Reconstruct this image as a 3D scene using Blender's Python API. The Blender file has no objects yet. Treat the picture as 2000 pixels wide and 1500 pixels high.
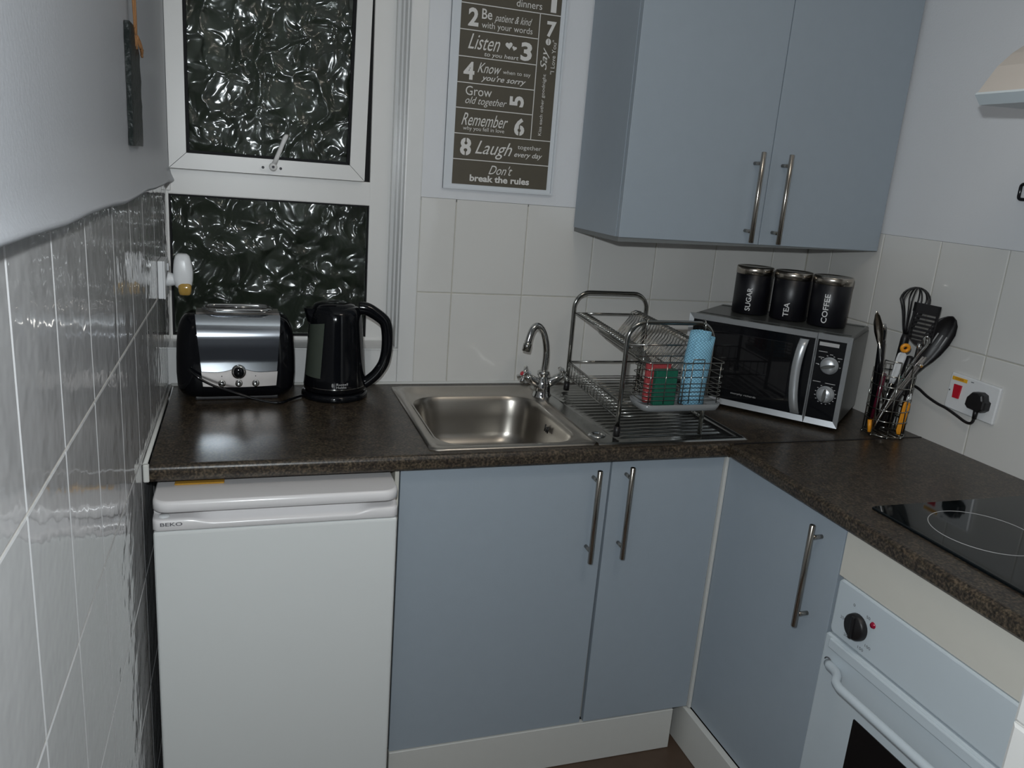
import bpy, bmesh, math, random
from mathutils import Vector, Matrix
random.seed(7)
SC = bpy.context.scene
COL = SC.collection
PI = math.pi

# ------------------------------------------------------------------ camera, world, lights, exposure
cam_d = bpy.data.cameras.new('camera'); cam = bpy.data.objects.new('camera', cam_d); COL.objects.link(cam)
cam.location = (0.19748, -2.19526, 1.50958)
cam.rotation_euler = (1.3119, -0.0763, -0.3123)
cam_d.sensor_width = 36.0; cam_d.sensor_fit = 'HORIZONTAL'; cam_d.lens = 1551.5 / 2000 * 36
cam_d.clip_start = 0.02
SC.camera = cam

w = bpy.data.worlds.new('night'); SC.world = w; w.use_nodes = True
w.node_tree.nodes['Background'].inputs[0].default_value = (0.010, 0.013, 0.014, 1)
w.node_tree.nodes['Background'].inputs[1].default_value = 0.3

def lamp(name, kind, loc, power, color=(1, 1, 1), size=0.02, rot=(0, 0, 0), size_y=None):
    d = bpy.data.lights.new(name, kind); d.energy = power; d.color = color
    if kind == 'POINT': d.shadow_soft_size = size
    if kind == 'AREA':
        d.size = size
        if size_y: d.shape = 'RECTANGLE'; d.size_y = size_y
    if kind == 'SPOT': d.shadow_soft_size = size; d.spot_size = math.radians(110); d.spot_blend = 0.8
    o = bpy.data.objects.new(name, d); COL.objects.link(o); o.location = loc; o.rotation_euler = rot
    return o
# the camera's own flash, just above and left of the lens, and an added weak overhead fill for ambient light
fl_lamp = lamp('flash', 'SPOT', (0.168, -2.175, 1.595), 49.0, (0.90, 0.965, 1.0), 0.012, tuple(cam.rotation_euler))
fl_lamp.data.spot_size = math.radians(150); fl_lamp.data.spot_blend = 0.25
lamp('ambient_fill', 'AREA', (0.95, -1.55, 2.36), 3.5, (1.0, 0.90, 0.78), 0.35, (0, 0, 0))

SC.view_settings.view_transform = 'Standard'
SC.view_settings.look = 'None'
SC.view_settings.exposure = 0.0
SC.view_settings.gamma = 1.0
SC.view_settings.use_curve_mapping = False

# ------------------------------------------------------------------ measures (metres): x right, y into the picture, z up
W = 1.9417; H = 0.9014; T = 0.0343; D = 0.5941; XR = 1.3373
ZM = 1.1711; ZT = 1.4335
ST = -0.0048

# ------------------------------------------------------------------ materials
def mat(name, color, rough=0.5, metal=0.0, noise=0.0, nscale=40, bump=0.0, bscale=60, spec=0.5, coat=0.0, trans=0.0, alpha=1.0, aniso=0.0, emit=None):
    m = bpy.data.materials.new(name); m.use_nodes = True
    nt = m.node_tree; b = nt.nodes['Principled BSDF']
    b.inputs['Base Color'].default_value = (*color, 1)
    b.inputs['Roughness'].default_value = rough
    b.inputs['Metallic'].default_value = metal
    b.inputs['Specular IOR Level'].default_value = spec
    b.inputs['Coat Weight'].default_value = coat
    b.inputs['Transmission Weight'].default_value = trans
    b.inputs['Alpha'].default_value = alpha
    b.inputs['Anisotropic'].default_value = aniso
    geo = nt.nodes.new('ShaderNodeNewGeometry')
    if noise > 0:
        n = nt.nodes.new('ShaderNodeTexNoise'); n.inputs['Scale'].default_value = nscale; n.inputs['Detail'].default_value = 4
        nt.links.new(geo.outputs['Position'], n.inputs['Vector'])
        r = nt.nodes.new('ShaderNodeMapRange'); r.inputs['To Min'].default_value = 1 - noise; r.inputs['To Max'].default_value = 1 + noise
        nt.links.new(n.outputs['Fac'], r.inputs['Value'])
        mx = nt.nodes.new('ShaderNodeVectorMath'); mx.operation = 'SCALE'; mx.inputs[0].default_value = color
        nt.links.new(r.outputs[0], mx.inputs['Scale']); nt.links.new(mx.outputs[0], b.inputs['Base Color'])
    if bump > 0:
        n2 = nt.nodes.new('ShaderNodeTexNoise'); n2.inputs['Scale'].default_value = bscale; n2.inputs['Detail'].default_value = 2
        nt.links.new(geo.outputs['Position'], n2.inputs['Vector'])
        bp = nt.nodes.new('ShaderNodeBump'); bp.inputs['Strength'].default_value = 1.0; bp.inputs['Distance'].default_value = bump
        nt.links.new(n2.outputs['Fac'], bp.inputs['Height']); nt.links.new(bp.outputs[0], b.inputs['Normal'])
    if emit:
        b.inputs['Emission Color'].default_value = (*emit, 1); b.inputs['Emission Strength'].default_value = 1
    return m

M = {}
M['tile'] = mat('glazed_tile', (0.70, 0.69, 0.665), 0.06, noise=0.02, nscale=6, bump=0.0009, bscale=14)
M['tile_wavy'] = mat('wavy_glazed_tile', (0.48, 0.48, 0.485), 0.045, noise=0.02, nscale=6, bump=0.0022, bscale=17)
M['grout'] = mat('grout', (0.50, 0.48, 0.42), 0.9, noise=0.15, nscale=60)
M['grout_white'] = mat('white_grout', (0.80, 0.78, 0.74), 0.85, noise=0.06, nscale=60)
M['plaster'] = mat('painted_plaster', (0.72, 0.73, 0.75), 0.55, noise=0.02, nscale=8, bump=0.0006, bscale=160)
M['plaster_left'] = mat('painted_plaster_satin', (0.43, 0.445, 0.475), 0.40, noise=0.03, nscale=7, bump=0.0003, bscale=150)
M['upvc'] = mat('white_upvc', (0.80, 0.79, 0.77), 0.35, noise=0.02, nscale=5)
M['gloss_wood'] = mat('white_gloss_paint', (0.74, 0.74, 0.73), 0.25, noise=0.03, nscale=12, bump=0.0004, bscale=60)
M['black_rubber'] = mat('black_rubber', (0.006, 0.006, 0.007), 0.6, noise=0.1, spec=0.2)
M['blue'] = mat('blue_grey_foil', (0.325, 0.375, 0.425), 0.42, noise=0.03, nscale=30, bump=0.0001, bscale=400)
M['cream'] = mat('cream_panel', (0.60, 0.58, 0.52), 0.5, noise=0.02)
M['white_board'] = mat('white_board', (0.62, 0.62, 0.59), 0.45, noise=0.02)
M['fridge'] = mat('fridge_enamel', (0.72, 0.74, 0.73), 0.30, noise=0.015, nscale=5, bump=0.0005, bscale=9)
M['fridge_plastic'] = mat('fridge_plastic', (0.76, 0.74, 0.74), 0.22, noise=0.01)
M['enamel'] = mat('oven_enamel', (0.54, 0.60, 0.64), 0.30, noise=0.01)
M['black'] = mat('black_gloss_plastic', (0.004, 0.0045, 0.006), 0.09, noise=0.1, spec=0.32)
M['black_matt'] = mat('black_matt_plastic', (0.009, 0.008, 0.009), 0.42, noise=0.15)
M['canister'] = mat('canister_enamel', (0.005, 0.005, 0.008), 0.38, noise=0.1)
M['window_black'] = mat('oven_glass', (0.006, 0.006, 0.007), 0.04, noise=0.1)
M['hob_glass'] = mat('hob_glass', (0.004, 0.006, 0.007), 0.05, noise=0.1, spec=0.32)
M['steel'] = mat('brushed_steel', (0.46, 0.42, 0.37), 0.20, 1.0, noise=0.05, nscale=20, aniso=0.5)
M['steel_sink'] = mat('sink_steel', (0.44, 0.41, 0.37), 0.30, 1.0, noise=0.04, nscale=30)
M['steel_bowl_shaded'] = mat('shaded_bowl_steel', (0.36, 0.335, 0.30), 0.30, 1.0, noise=0.04, nscale=30)  # darker copy of the sink steel, the bowl's shade put into its colour
M['steel_drainer'] = mat('drainer_steel', (0.42, 0.42, 0.40), 0.20, 1.0, noise=0.04, nscale=30)
M['steel_bright'] = mat('bright_satin_steel', (0.66, 0.62, 0.60), 0.34, 1.0, noise=0.04, nscale=20)
def toaster_mat():
    m = mat('polished_steel', (0.52, 0.56, 0.60), 0.095, 1.0, noise=0.03, nscale=20)
    nt = m.node_tree; p0 = nt.nodes['Principled BSDF']; out = [n for n in nt.nodes if n.type == 'OUTPUT_MATERIAL'][0]
    p1 = nt.nodes.new('ShaderNodeBsdfPrincipled'); p1.inputs['Base Color'].default_value = (0.60, 0.62, 0.66, 1)
    p1.inputs['Metallic'].default_value = 1; p1.inputs['Roughness'].default_value = 0.22; p1.inputs['Anisotropic'].default_value = 0.5
    mx = nt.nodes.new('ShaderNodeMixShader'); mx.inputs[0].default_value = 0.12
    nt.links.new(p0.outputs[0], mx.inputs[1]); nt.links.new(p1.outputs[0], mx.inputs[2]); nt.links.new(mx.outputs[0], out.inputs[0])
    return m
M['steel_toaster'] = toaster_mat()
M['nickel'] = mat('satin_nickel', (0.40, 0.37, 0.33), 0.18, 1.0, noise=0.03)
M['chrome'] = mat('chrome', (0.58, 0.58, 0.57), 0.06, 1.0, noise=0.02)
M['chrome_dark'] = mat('worn_chrome', (0.36, 0.36, 0.34), 0.12, 1.0, noise=0.05)
M['silver'] = mat('silver_paint', (0.50, 0.52, 0.54), 0.30, 0.6, noise=0.02)
M['grey_case'] = mat('grey_case', (0.13, 0.135, 0.13), 0.30, 0.5, noise=0.05)
M['white_plastic'] = mat('white_plastic', (0.78, 0.79, 0.80), 0.3, noise=0.01)
M['red'] = mat('red_plastic', (0.55, 0.012, 0.03), 0.3, noise=0.05)
M['dark_red'] = mat('red_lens', (0.30, 0.005, 0.03), 0.25, noise=0.05)
M['orange'] = mat('orange_plastic', (0.85, 0.33, 0.02), 0.35, noise=0.05)
M['yellow'] = mat('yellow_label', (0.85, 0.45, 0.02), 0.5, noise=0.05)
M['amber'] = mat('amber_oil', (0.42, 0.26, 0.06), 0.10, noise=0.1, coat=0.5)
M['green_pad'] = mat('green_scouring_pad', (0.004, 0.10, 0.06), 0.95, noise=0.35, nscale=260, bump=0.001, bscale=500)
M['red_pad'] = mat('red_scouring_pad', (0.34, 0.045, 0.05), 0.9, noise=0.25, nscale=260, bump=0.001, bscale=500)
M['tray_plastic'] = mat('clear_grey_plastic', (0.42, 0.44, 0.45), 0.15, noise=0.03, trans=0.5)
M['gauge'] = mat('water_gauge', (0.065, 0.078, 0.062), 0.2, noise=0.08)
M['print_white'] = mat('print_white', (0.74, 0.72, 0.69), 0.7, noise=0.03)
M['print_brown'] = mat('print_brown', (0.088, 0.075, 0.052), 0.6, noise=0.12, nscale=30)
M['frame_white'] = mat('frame_white', (0.66, 0.69, 0.72), 0.5, noise=0.02)
M['ink'] = mat('grey_ink', (0.10, 0.10, 0.11), 0.6, noise=0.05)
M['letter_white'] = mat('white_lettering', (0.75, 0.75, 0.75), 0.5, noise=0.02)
M['letter_grey'] = mat('pale_lettering', (0.42, 0.42, 0.42), 0.5, noise=0.02)
M['raffia'] = mat('raffia', (0.27, 0.13, 0.05), 0.9, noise=0.25, nscale=300)
M['slate'] = mat('slate', (0.010, 0.014, 0.013), 0.38, noise=0.4, nscale=25, bump=0.002, bscale=90, spec=0.3)
M['floor'] = mat('floor_vinyl', (0.075, 0.046, 0.030), 0.5, noise=0.25, nscale=25)
M['dimmed_wall'] = mat('wall_dimmed_for_reflection', (0.16, 0.17, 0.20), 0.7, noise=0.03)  # dark tone put in so the toaster front reflects a dim room
M['ceiling'] = mat('ceiling_paint', (0.75, 0.74, 0.72), 0.8, noise=0.02)
M['hood_beige'] = mat('hood_enamel', (0.50, 0.46, 0.42), 0.4, noise=0.02)
M['hood_white'] = mat('hood_visor', (0.55, 0.61, 0.64), 0.35, noise=0.02)
M['teal'] = mat('teal_plastic', (0.02, 0.30, 0.24), 0.4, noise=0.05)
M['outside'] = mat('outside_backdrop', (0.20, 0.22, 0.16), 0.8, noise=0.8, nscale=9)  # tone of the added backdrop, raised to lighten the night glass
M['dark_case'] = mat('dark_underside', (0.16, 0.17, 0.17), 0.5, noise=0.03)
M['mustard'] = mat('mustard_cloth', (0.50, 0.26, 0.03), 0.9, noise=0.2, nscale=200)
M['maroon'] = mat('maroon_plastic', (0.09, 0.006, 0.02), 0.3, noise=0.1)

def worktop_mat():
    m = bpy.data.materials.new('dark_speckled_laminate'); m.use_nodes = True
    nt = m.node_tree; b = nt.nodes['Principled BSDF']
    geo = nt.nodes.new('ShaderNodeNewGeometry')
    n1 = nt.nodes.new('ShaderNodeTexNoise'); n1.inputs['Scale'].default_value = 190; n1.inputs['Detail'].default_value = 3
    n2 = nt.nodes.new('ShaderNodeTexNoise'); n2.inputs['Scale'].default_value = 45; n2.inputs['Detail'].default_value = 5
    for n in (n1, n2): nt.links.new(geo.outputs['Position'], n.inputs['Vector'])
    c1 = nt.nodes.new('ShaderNodeValToRGB'); e = c1.color_ramp.elements
    e[0].position = 0.36; e[0].color = (0.017, 0.014, 0.011, 1)
    e[1].position = 0.66; e[1].color = (0.105, 0.082, 0.062, 1)
    k = e.new(0.5); k.color = (0.046, 0.037, 0.028, 1)
    c2 = nt.nodes.new('ShaderNodeValToRGB'); e = c2.color_ramp.elements
    e[0].position = 0.3; e[0].color = (0.55, 0.50, 0.48, 1); e[1].position = 0.7; e[1].color = (1.2, 1.15, 1.0, 1)
    nt.links.new(n1.outputs['Fac'], c1.inputs[0]); nt.links.new(n2.outputs['Fac'], c2.inputs[0])
    mx = nt.nodes.new('ShaderNodeMix'); mx.data_type = 'RGBA'; mx.blend_type = 'MULTIPLY'; mx.inputs[0].default_value = 1
    nt.links.new(c1.outputs[0], mx.inputs[6]); nt.links.new(c2.outputs[0], mx.inputs[7])
    nt.links.new(mx.outputs[2], b.inputs['Base Color'])
    b.inputs['Roughness'].default_value = 0.34
    bp = nt.nodes.new('ShaderNodeBump'); bp.inputs['Distance'].default_value = 0.0003; bp.inputs['Strength'].default_value = 0.6
    nt.links.new(n1.outputs['Fac'], bp.inputs['Height']); nt.links.new(bp.outputs[0], b.inputs['Normal'])
    return m
M['worktop'] = worktop_mat()

def pane_mat():
    """deeply figured 'leaf' glass: clear dielectric with petal-like ridges, night behind"""
    m = bpy.data.materials.new('figured_glass'); m.use_nodes = True
    nt = m.node_tree; b = nt.nodes['Principled BSDF']
    b.inputs['Base Color'].default_value = (0.90, 0.97, 0.93, 1); b.inputs['Roughness'].default_value = 0.15
    b.inputs['Transmission Weight'].default_value = 1.0; b.inputs['IOR'].default_value = 1.45
    geo = nt.nodes.new('ShaderNodeNewGeometry')
    wn = nt.nodes.new('ShaderNodeTexNoise'); wn.inputs['Scale'].default_value = 9; wn.inputs['Detail'].default_value = 2
    nt.links.new(geo.outputs['Position'], wn.inputs['Vector'])
    ad = nt.nodes.new('ShaderNodeVectorMath'); ad.operation = 'MULTIPLY_ADD'
    ad.inputs[1].default_value = (0.09, 0.09, 0.09)
    nt.links.new(wn.outputs['Color'], ad.inputs[0]); nt.links.new(geo.outputs['Position'], ad.inputs[2])
    sc = nt.nodes.new('ShaderNodeVectorMath'); sc.operation = 'MULTIPLY'; sc.inputs[1].default_value = (1.0, 0.5, 0.85)
    nt.links.new(ad.outputs[0], sc.inputs[0])
    v = nt.nodes.new('ShaderNodeTexVoronoi'); v.feature = 'SMOOTH_F1'; v.inputs['Scale'].default_value = 21
    v.inputs['Smoothness'].default_value = 0.35
    nt.links.new(sc.outputs[0], v.inputs['Vector'])
    n = nt.nodes.new('ShaderNodeTexNoise'); n.inputs['Scale'].default_value = 26; n.inputs['Detail'].default_value = 1.0
    n.inputs['Distortion'].default_value = 1.2
    nt.links.new(sc.outputs[0], n.inputs['Vector'])
    mt = nt.nodes.new('ShaderNodeMath'); mt.operation = 'MULTIPLY_ADD'; mt.inputs[1].default_value = 0.5
    nt.links.new(n.outputs['Fac'], mt.inputs[0]); nt.links.new(v.outputs['Distance'], mt.inputs[2])
    bp = nt.nodes.new('ShaderNodeBump'); bp.inputs['Distance'].default_value = 0.012; bp.inputs['Strength'].default_value = 1.0
    nt.links.new(mt.outputs[0], bp.inputs['Height']); nt.links.new(bp.outputs[0], b.inputs['Normal'])
    return m
M['pane'] = pane_mat()

def cloth_mat():
    m = bpy.data.materials.new('blue_dishcloth'); m.use_nodes = True
    nt = m.node_tree; b = nt.nodes['Principled BSDF']; b.inputs['Roughness'].default_value = 0.9
    uv = nt.nodes.new('ShaderNodeAttribute'); uv.attribute_name = 'weave'
    sx = nt.nodes.new('ShaderNodeSeparateXYZ'); nt.links.new(uv.outputs['Vector'], sx.inputs[0])
    def M_(op, a, bb=None):
        n = nt.nodes.new('ShaderNodeMath'); n.operation = op
        for i, q in enumerate((a, bb)):
            if q is None: continue
            if isinstance(q, (int, float)): n.inputs[i].default_value = q
            else: nt.links.new(q, n.inputs[i])
        return n.outputs[0]
    u = M_('MULTIPLY', sx.outputs['X'], 110.0); w_ = M_('MULTIPLY', sx.outputs['Y'], 135.0)
    def line(t): return M_('LESS_THAN', M_('ABSOLUTE', M_('SUBTRACT', M_('FRACT', t), 0.5)), 0.13)
    ln = M_('MAXIMUM', line(M_('ADD', u, w_)), line(M_('SUBTRACT', u, w_)))
    mx = nt.nodes.new('ShaderNodeMix'); mx.data_type = 'RGBA'; nt.links.new(ln, mx.inputs[0])
    mx.inputs[6].default_value = (0.27, 0.55, 0.72, 1); mx.inputs[7].default_value = (0.11, 0.26, 0.37, 1)
    nt.links.new(mx.outputs[2], b.inputs['Base Color'])
    return m
M['cloth'] = cloth_mat()

# ------------------------------------------------------------------ geometry helpers
class MB:
    def __init__(s): s.v = []; s.f = []; s.smooth = set()
    def add(s, vs, fs, smooth=False):
        n = len(s.v); s.v += [tuple(p) for p in vs]
        for f in fs:
            if smooth: s.smooth.add(len(s.f))
            s.f.append(tuple(i + n for i in f))
        return s
    def box(s, x0, x1, y0, y1, z0, z1, bev=0.0, seg=2):
        bm = bmesh.new(); bmesh.ops.create_cube(bm, size=1)
        for v in bm.verts:
            v.co = Vector(((x0 + x1) / 2 + v.co.x * (x1 - x0), (y0 + y1) / 2 + v.co.y * (y1 - y0), (z0 + z1) / 2 + v.co.z * (z1 - z0)))
        if bev > 0: bmesh.ops.bevel(bm, geom=bm.edges[:], offset=bev, segments=seg, affect='EDGES', profile=0.6)
        bm.verts.index_update()
        s.add([v.co for v in bm.verts], [[v.index for v in f.verts] for f in bm.faces]); bm.free()
        return s
    def tube(s, pts, r, n=10, closed=False, cap=True):
        pts = [Vector(p) for p in pts]; N = len(pts)
        rs = r if isinstance(r, (list, tuple)) else [r] * N
        tan = []
        for i in range(N):
            a = pts[(i - 1) % N] if (closed or i > 0) else pts[i]
            b = pts[(i + 1) % N] if (closed or i < N - 1) else pts[i]
            t = (b - a); tan.append(t.normalized() if t.length > 1e-9 else Vector((0, 0, 1)))
        up = Vector((0, 0, 1)) if abs(tan[0].z) < 0.9 else Vector((1, 0, 0))
        u = (up - tan[0] * up.dot(tan[0])).normalized()
        vs = []
        for i in range(N):
            u = (u - tan[i] * u.dot(tan[i]))
            u = u.normalized() if u.length > 1e-6 else tan[i].orthogonal().normalized()
            w_ = tan[i].cross(u)
            for k in range(n):
                a = 2 * PI * k / n
                vs.append(pts[i] + (u * math.cos(a) + w_ * math.sin(a)) * rs[i])
        fs = []
        for i in range(N if closed else N - 1):
            j = (i + 1) % N
            for k in range(n):
                k2 = (k + 1) % n
                fs.append((i * n + k, i * n + k2, j * n + k2, j * n + k))
        s.add(vs, fs, True)
        if cap and not closed:
            s.add(vs[:n], [tuple(range(n - 1, -1, -1))]); s.add(vs[-n:], [tuple(range(n))])
        return s
    def lathe(s, prof, c=(0, 0, 0), n=32, axis='z', a0=0, a1=2 * PI):
        full = abs(a1 - a0 - 2 * PI) < 1e-6
        m = n if full else n + 1
        vs = []
        for (r, h) in prof:
            for k in range(m):
                a = a0 + (a1 - a0) * k / n
                x, y = r * math.cos(a), r * math.sin(a)
                p = (x, y, h) if axis == 'z' else ((h, x, y) if axis == 'x' else (y, h, x))
                vs.append((p[0] + c[0], p[1] + c[1], p[2] + c[2]))
        fs = []
        for i in range(len(prof) - 1):
            for k in range(n):
                k2 = (k + 1) % m if full else k + 1
                fs.append((i * m + k, i * m + k2, (i + 1) * m + k2, (i + 1) * m + k))
        s.add(vs, fs, True)
        return s
    def prism(s, poly, h0, h1, axis='y', bev=None):
        """extrude a 2D polygon; axis y: poly=(x,z); axis z: (x,y); axis x: (y,z)"""
        def P(p, h):
            return (p[0], h, p[1]) if axis == 'y' else ((p[0], p[1], h) if axis == 'z' else (h, p[0], p[1]))
        n = len(poly)
        s.add([P(p, h0) for p in poly] + [P(p, h1) for p in poly],
              [tuple(range(n)), tuple(range(2 * n - 1, n - 1, -1))] + [(i, (i + 1) % n, n + (i + 1) % n, n + i) for i in range(n)])
        return s
    def loft(s, rings, capa=True, capb=True, smooth=True):
        n = len(rings[0]); vs = [p for r in rings for p in r]; fs = []
        for i in range(len(rings) - 1):
            for k in range(n):
                k2 = (k + 1) % n
                fs.append((i * n + k, i * n + k2, (i + 1) * n + k2, (i + 1) * n + k))
        s.add(vs, fs, smooth)
        if capa: s.add(rings[0], [tuple(range(n - 1, -1, -1))])
        if capb: s.add(rings[-1], [tuple(range(n))])
        return s
    def sphere(s, c, r, n=16, sx=1, sy=1, sz=1):
        prof = [(max(1e-5, r * math.sin(PI * i / (n // 2))), -r * math.cos(PI * i / (n // 2))) for i in range(n // 2 + 1)]
        t = MB().lathe(prof, (0, 0, 0), n)
        s.add([(c[0] + p[0] * sx, c[1] + p[1] * sy, c[2] + p[2] * sz) for p in t.v], t.f, True)
        return s
    def xf(s, m):
        s.v = [tuple(m @ Vector(p)) for p in s.v]; return s
    def build(s, name, mt, parent=None, label=None):
        me = bpy.data.meshes.new(name); me.from_pydata(s.v, [], s.f)
        if s.smooth:
            vals = [i in s.smooth for i in range(len(s.f))]
            me.polygons.foreach_set('use_smooth', vals)
        me.update()
        bm = bmesh.new(); bm.from_mesh(me); bmesh.ops.remove_doubles(bm, verts=bm.verts[:], dist=1e-6)
        bmesh.ops.recalc_face_normals(bm, faces=bm.faces[:]); bm.to_mesh(me); bm.free()
        me.materials.append(M[mt] if isinstance(mt, str) else mt)
        o = bpy.data.objects.new(name, me); COL.objects.link(o)
        if parent is not None:
            o.parent = parent
            if parent.parent is None: o.matrix_parent_inverse = parent.matrix_basis.inverted()
        if label: o['label'] = label
        return o

def rrect(cx, cy, a, b, r, n=6):
    """rounded rectangle outline, ccw"""
    out = []
    for (sx, sy, a0) in ((1, 1, 0), (-1, 1, PI / 2), (-1, -1, PI), (1, -1, 3 * PI / 2)):
        for k in range(n + 1):
            t = a0 + (PI / 2) * k / n
            out.append((cx + sx * (a - r) + r * math.cos(t), cy + sy * (b - r) + r * math.sin(t)))
    return out

def tag(o, label, cat, group=None, kind=None):
    o['label'] = label; o['category'] = cat
    if group: o['group'] = group
    if kind: o['kind'] = kind
    return o
def struct(o, label=None, cat=None):
    o['kind'] = 'structure'
    if label: o['label'] = label
    if cat: o['category'] = cat
    return o
def thing(name, loc, label, cat, group=None):
    o = bpy.data.objects.new(name, None); COL.objects.link(o); o.location = loc; o.empty_display_size = 0.05
    return tag(o, label, cat, group)

def text_mesh(body, shear=0.0, bold=0.0, extrude=0.0004):
    cu = bpy.data.curves.new('t', 'FONT'); cu.body = body; cu.shear = shear; cu.offset = bold; cu.extrude = 0.0; cu.resolution_u = 3
    o = bpy.data.objects.new('t', cu); COL.objects.link(o)
    dg = bpy.context.evaluated_depsgraph_get()
    me = bpy.data.meshes.new_from_object(o.evaluated_get(dg))
    vs = [tuple(v.co) for v in me.vertices]; fs = [tuple(p.vertices) for p in me.polygons]
    bpy.data.objects.remove(o); bpy.data.curves.remove(cu); bpy.data.meshes.remove(me)
    return vs, fs
def letter(name, body, origin, ux, uy, wd, ht, mt, parent, shear=0.0, bold=0.0, depth=0.0005, rot=0, label=None):
    """flat lettering whose bounding box is wd x ht with its lower left corner at origin, along ux / uy"""
    vs, fs = text_mesh(body, shear, bold)
    if rot:
        c, s_ = math.cos(rot), math.sin(rot); vs = [(x * c - y * s_, x * s_ + y * c, z) for x, y, z in vs]
    x0 = min(v[0] for v in vs); x1 = max(v[0] for v in vs); y0 = min(v[1] for v in vs); y1 = max(v[1] for v in vs)
    O = Vector(origin); ux = Vector(ux); uy = Vector(uy)
    mb = MB(); mb.add([O + ux * ((x - x0) / (x1 - x0) * wd) + uy * ((y - y0) / (y1 - y0) * ht) for x, y, z in vs], fs)
    return mb.build(name, mt, parent, label)

# ================================================================== STRUCTURE
# floor, ceiling
struct(MB().box(-0.4, W + 0.4, -3.4, 0.3, -0.05, 0.0).build('floor', 'floor'), 'brown vinyl floor', 'floor')
struct(MB().box(-0.4, W + 0.4, -3.4, 0.3, 2.42, 2.48).build('ceiling', 'ceiling'), 'white ceiling', 'ceiling')
struct(MB().box(-0.4, W + 0.4, -3.4, -3.3, 0, 2.42).build('wall_front', 'dimmed_wall'), 'plain unseen wall behind the photographer, darkened to dim reflections', 'wall')

def tile_piece(name, parent, mt, fn, u0, u1, v0, v1, th=0.005, bev=0.0022, gap=0.0012):
    """one glazed tile; fn(u, v, d) maps wall coordinates and depth (+ = proud) to the room"""
    u0 += gap; u1 -= gap; v0 += gap; v1 -= gap
    if u1 - u0 < 0.012 or v1 - v0 < 0.012: return
    vs = [fn(u, v, -th) for u, v in ((u0, v0), (u1, v0), (u1, v1), (u0, v1))]
    vs += [fn(u, v, -bev * 0.6) for u, v in ((u0, v0), (u1, v0), (u1, v1), (u0, v1))]
    b = bev
    vs += [fn(u, v, 0) for u, v in ((u0 + b, v0 + b), (u1 - b, v0 + b), (u1 - b, v1 - b), (u0 + b, v1 - b))]
    fs = [(3, 2, 1, 0), (8, 9, 10, 11)]
    for i in range(4):
        j = (i + 1) % 4
        fs += [(i, j, 4 + j, 4 + i), (4 + i, 4 + j, 8 + j, 8 + i)]
    MB().add(vs, fs).build(name, mt, parent)

# ---- back wall: grout face at y=.0045, tiles stand to y=0, plaster above
XT = 0.651
bw = MB()
bw.box(XT, W + 0.1, 0.0018, 0.12, 0, ZT - 0.012, 0)
wall_back = struct(bw.build('wall_back', 'grout'), 'white tiled wall behind the sink', 'wall')
pl = MB().prism([(XT, ZT - 0.0005 + ST * XT), (W + 0.1, ZT - 0.0005 + ST * W), (W + 0.1, 2.42), (XT, 2.42)], 0.002, 0.12, 'y')
pl.build('plaster', 'plaster', wall_back)
fb = lambda u, v, d: (u, -d, v + ST * u)
us = [XT, 0.7517] + [0.7517 + 0.2115 * k for k in range(1, 6)] + [W]
for i in range(len(us) - 1):
    tile_piece('tile', wall_back, 'tile', fb, us[i], us[i + 1], ZM, ZT)
    tile_piece('tile', wall_back, 'tile', fb, us[i], us[i + 1], H - 0.004 - ST * us[i], ZM)
# wall under the window, painted, and pilaster right of the window
struct(MB().box(-0.1, 0.603, 0.0, 0.12, 0, 1.0035, 0.002, 1).build('trim_1', 'gloss_wood'), 'white painted panel under the window', 'panel')
t2 = MB().box(0.603, XT, -0.004, 0.12, H - 0.01, 2.42, 0.004, 2)
struct(t2.build('trim_2', 'gloss_wood'), 'white painted upright right of the window', 'trim')
struct(MB().box(-0.1, 0.66, 0.17, 0.20, 0.9, 0.985).box(-0.1, 0.66, 0.2, 0.3, 2.3, 2.48).build('trim_3', 'gloss_wood'), 'painted timber behind the window frame', 'trim')
# white sealant bead where worktop meets the walls
sb = MB().tube([(0.005, -0.004, H + 0.002), (W - 0.005, -0.004, H + 0.002)], 0.005, 8)
struct(sb.build('trim_4', 'white_board'), 'white sealant bead at the back of the worktop', 'trim')
sb2 = MB().tube([(0.004, -0.006, H + 0.001), (0.004, -0.585, H + 0.001)], 0.0045, 8).box(0.0005, 0.0115, -0.596, -0.585, H - T, H + 0.003, 0.002, 1)
struct(sb2.build('trim_5', 'white_board'), 'white sealant bead along the left wall', 'trim')

# ---- left wall: tiled to 1.42, thicker satin plaster above
def bow(y):
    t = (-y - 0.35) / 1.1
    return -0.0012 * math.sin(PI * t) if 0 < t < 1 else 0.0
LZ = [1.4198, 1.1655, 0.917, 0.669, 0.421, 0.173, 0.0]
LY = [0.15, -0.02, -0.2187, -0.4200, -0.6100, -0.8050, -1.034, -1.229, -1.407, -1.606, -1.805, -2.004, -2.203]
wall_left = struct(MB().box(-0.12, -0.0125, -3.35, 0.15, 0, 1.4205).build('wall_left', 'grout_white'), 'left wall, glossy white tiles below, satin grey-white plaster above', 'wall')
gr = MB()
fl = lambda u, v, d: (bow(u) + d, u, v)
# grout sheet following the bow
N = 40; vs = []; fs = []
for i in range(N + 1):
    y = 0.15 - i * (2.353 / N)
    vs += [(bow(y) - 0.0012, y, 0), (bow(y) - 0.0012, y, 1.4198)]
for i in range(N): fs.append((2 * i, 2 * i + 1, 2 * i + 3, 2 * i + 2))
MB().add(vs, fs).build('grout', 'grout_white', wall_left)
for i in range(len(LY) - 1):
    for j in range(len(LZ) - 1):
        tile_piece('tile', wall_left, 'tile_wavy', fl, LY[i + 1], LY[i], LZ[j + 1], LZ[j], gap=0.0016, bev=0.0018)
MB().box(-0.12, -0.001, -3.35, -2.2, 0, 1.4198).build('plain_plaster', 'plaster_left', wall_left)
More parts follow.
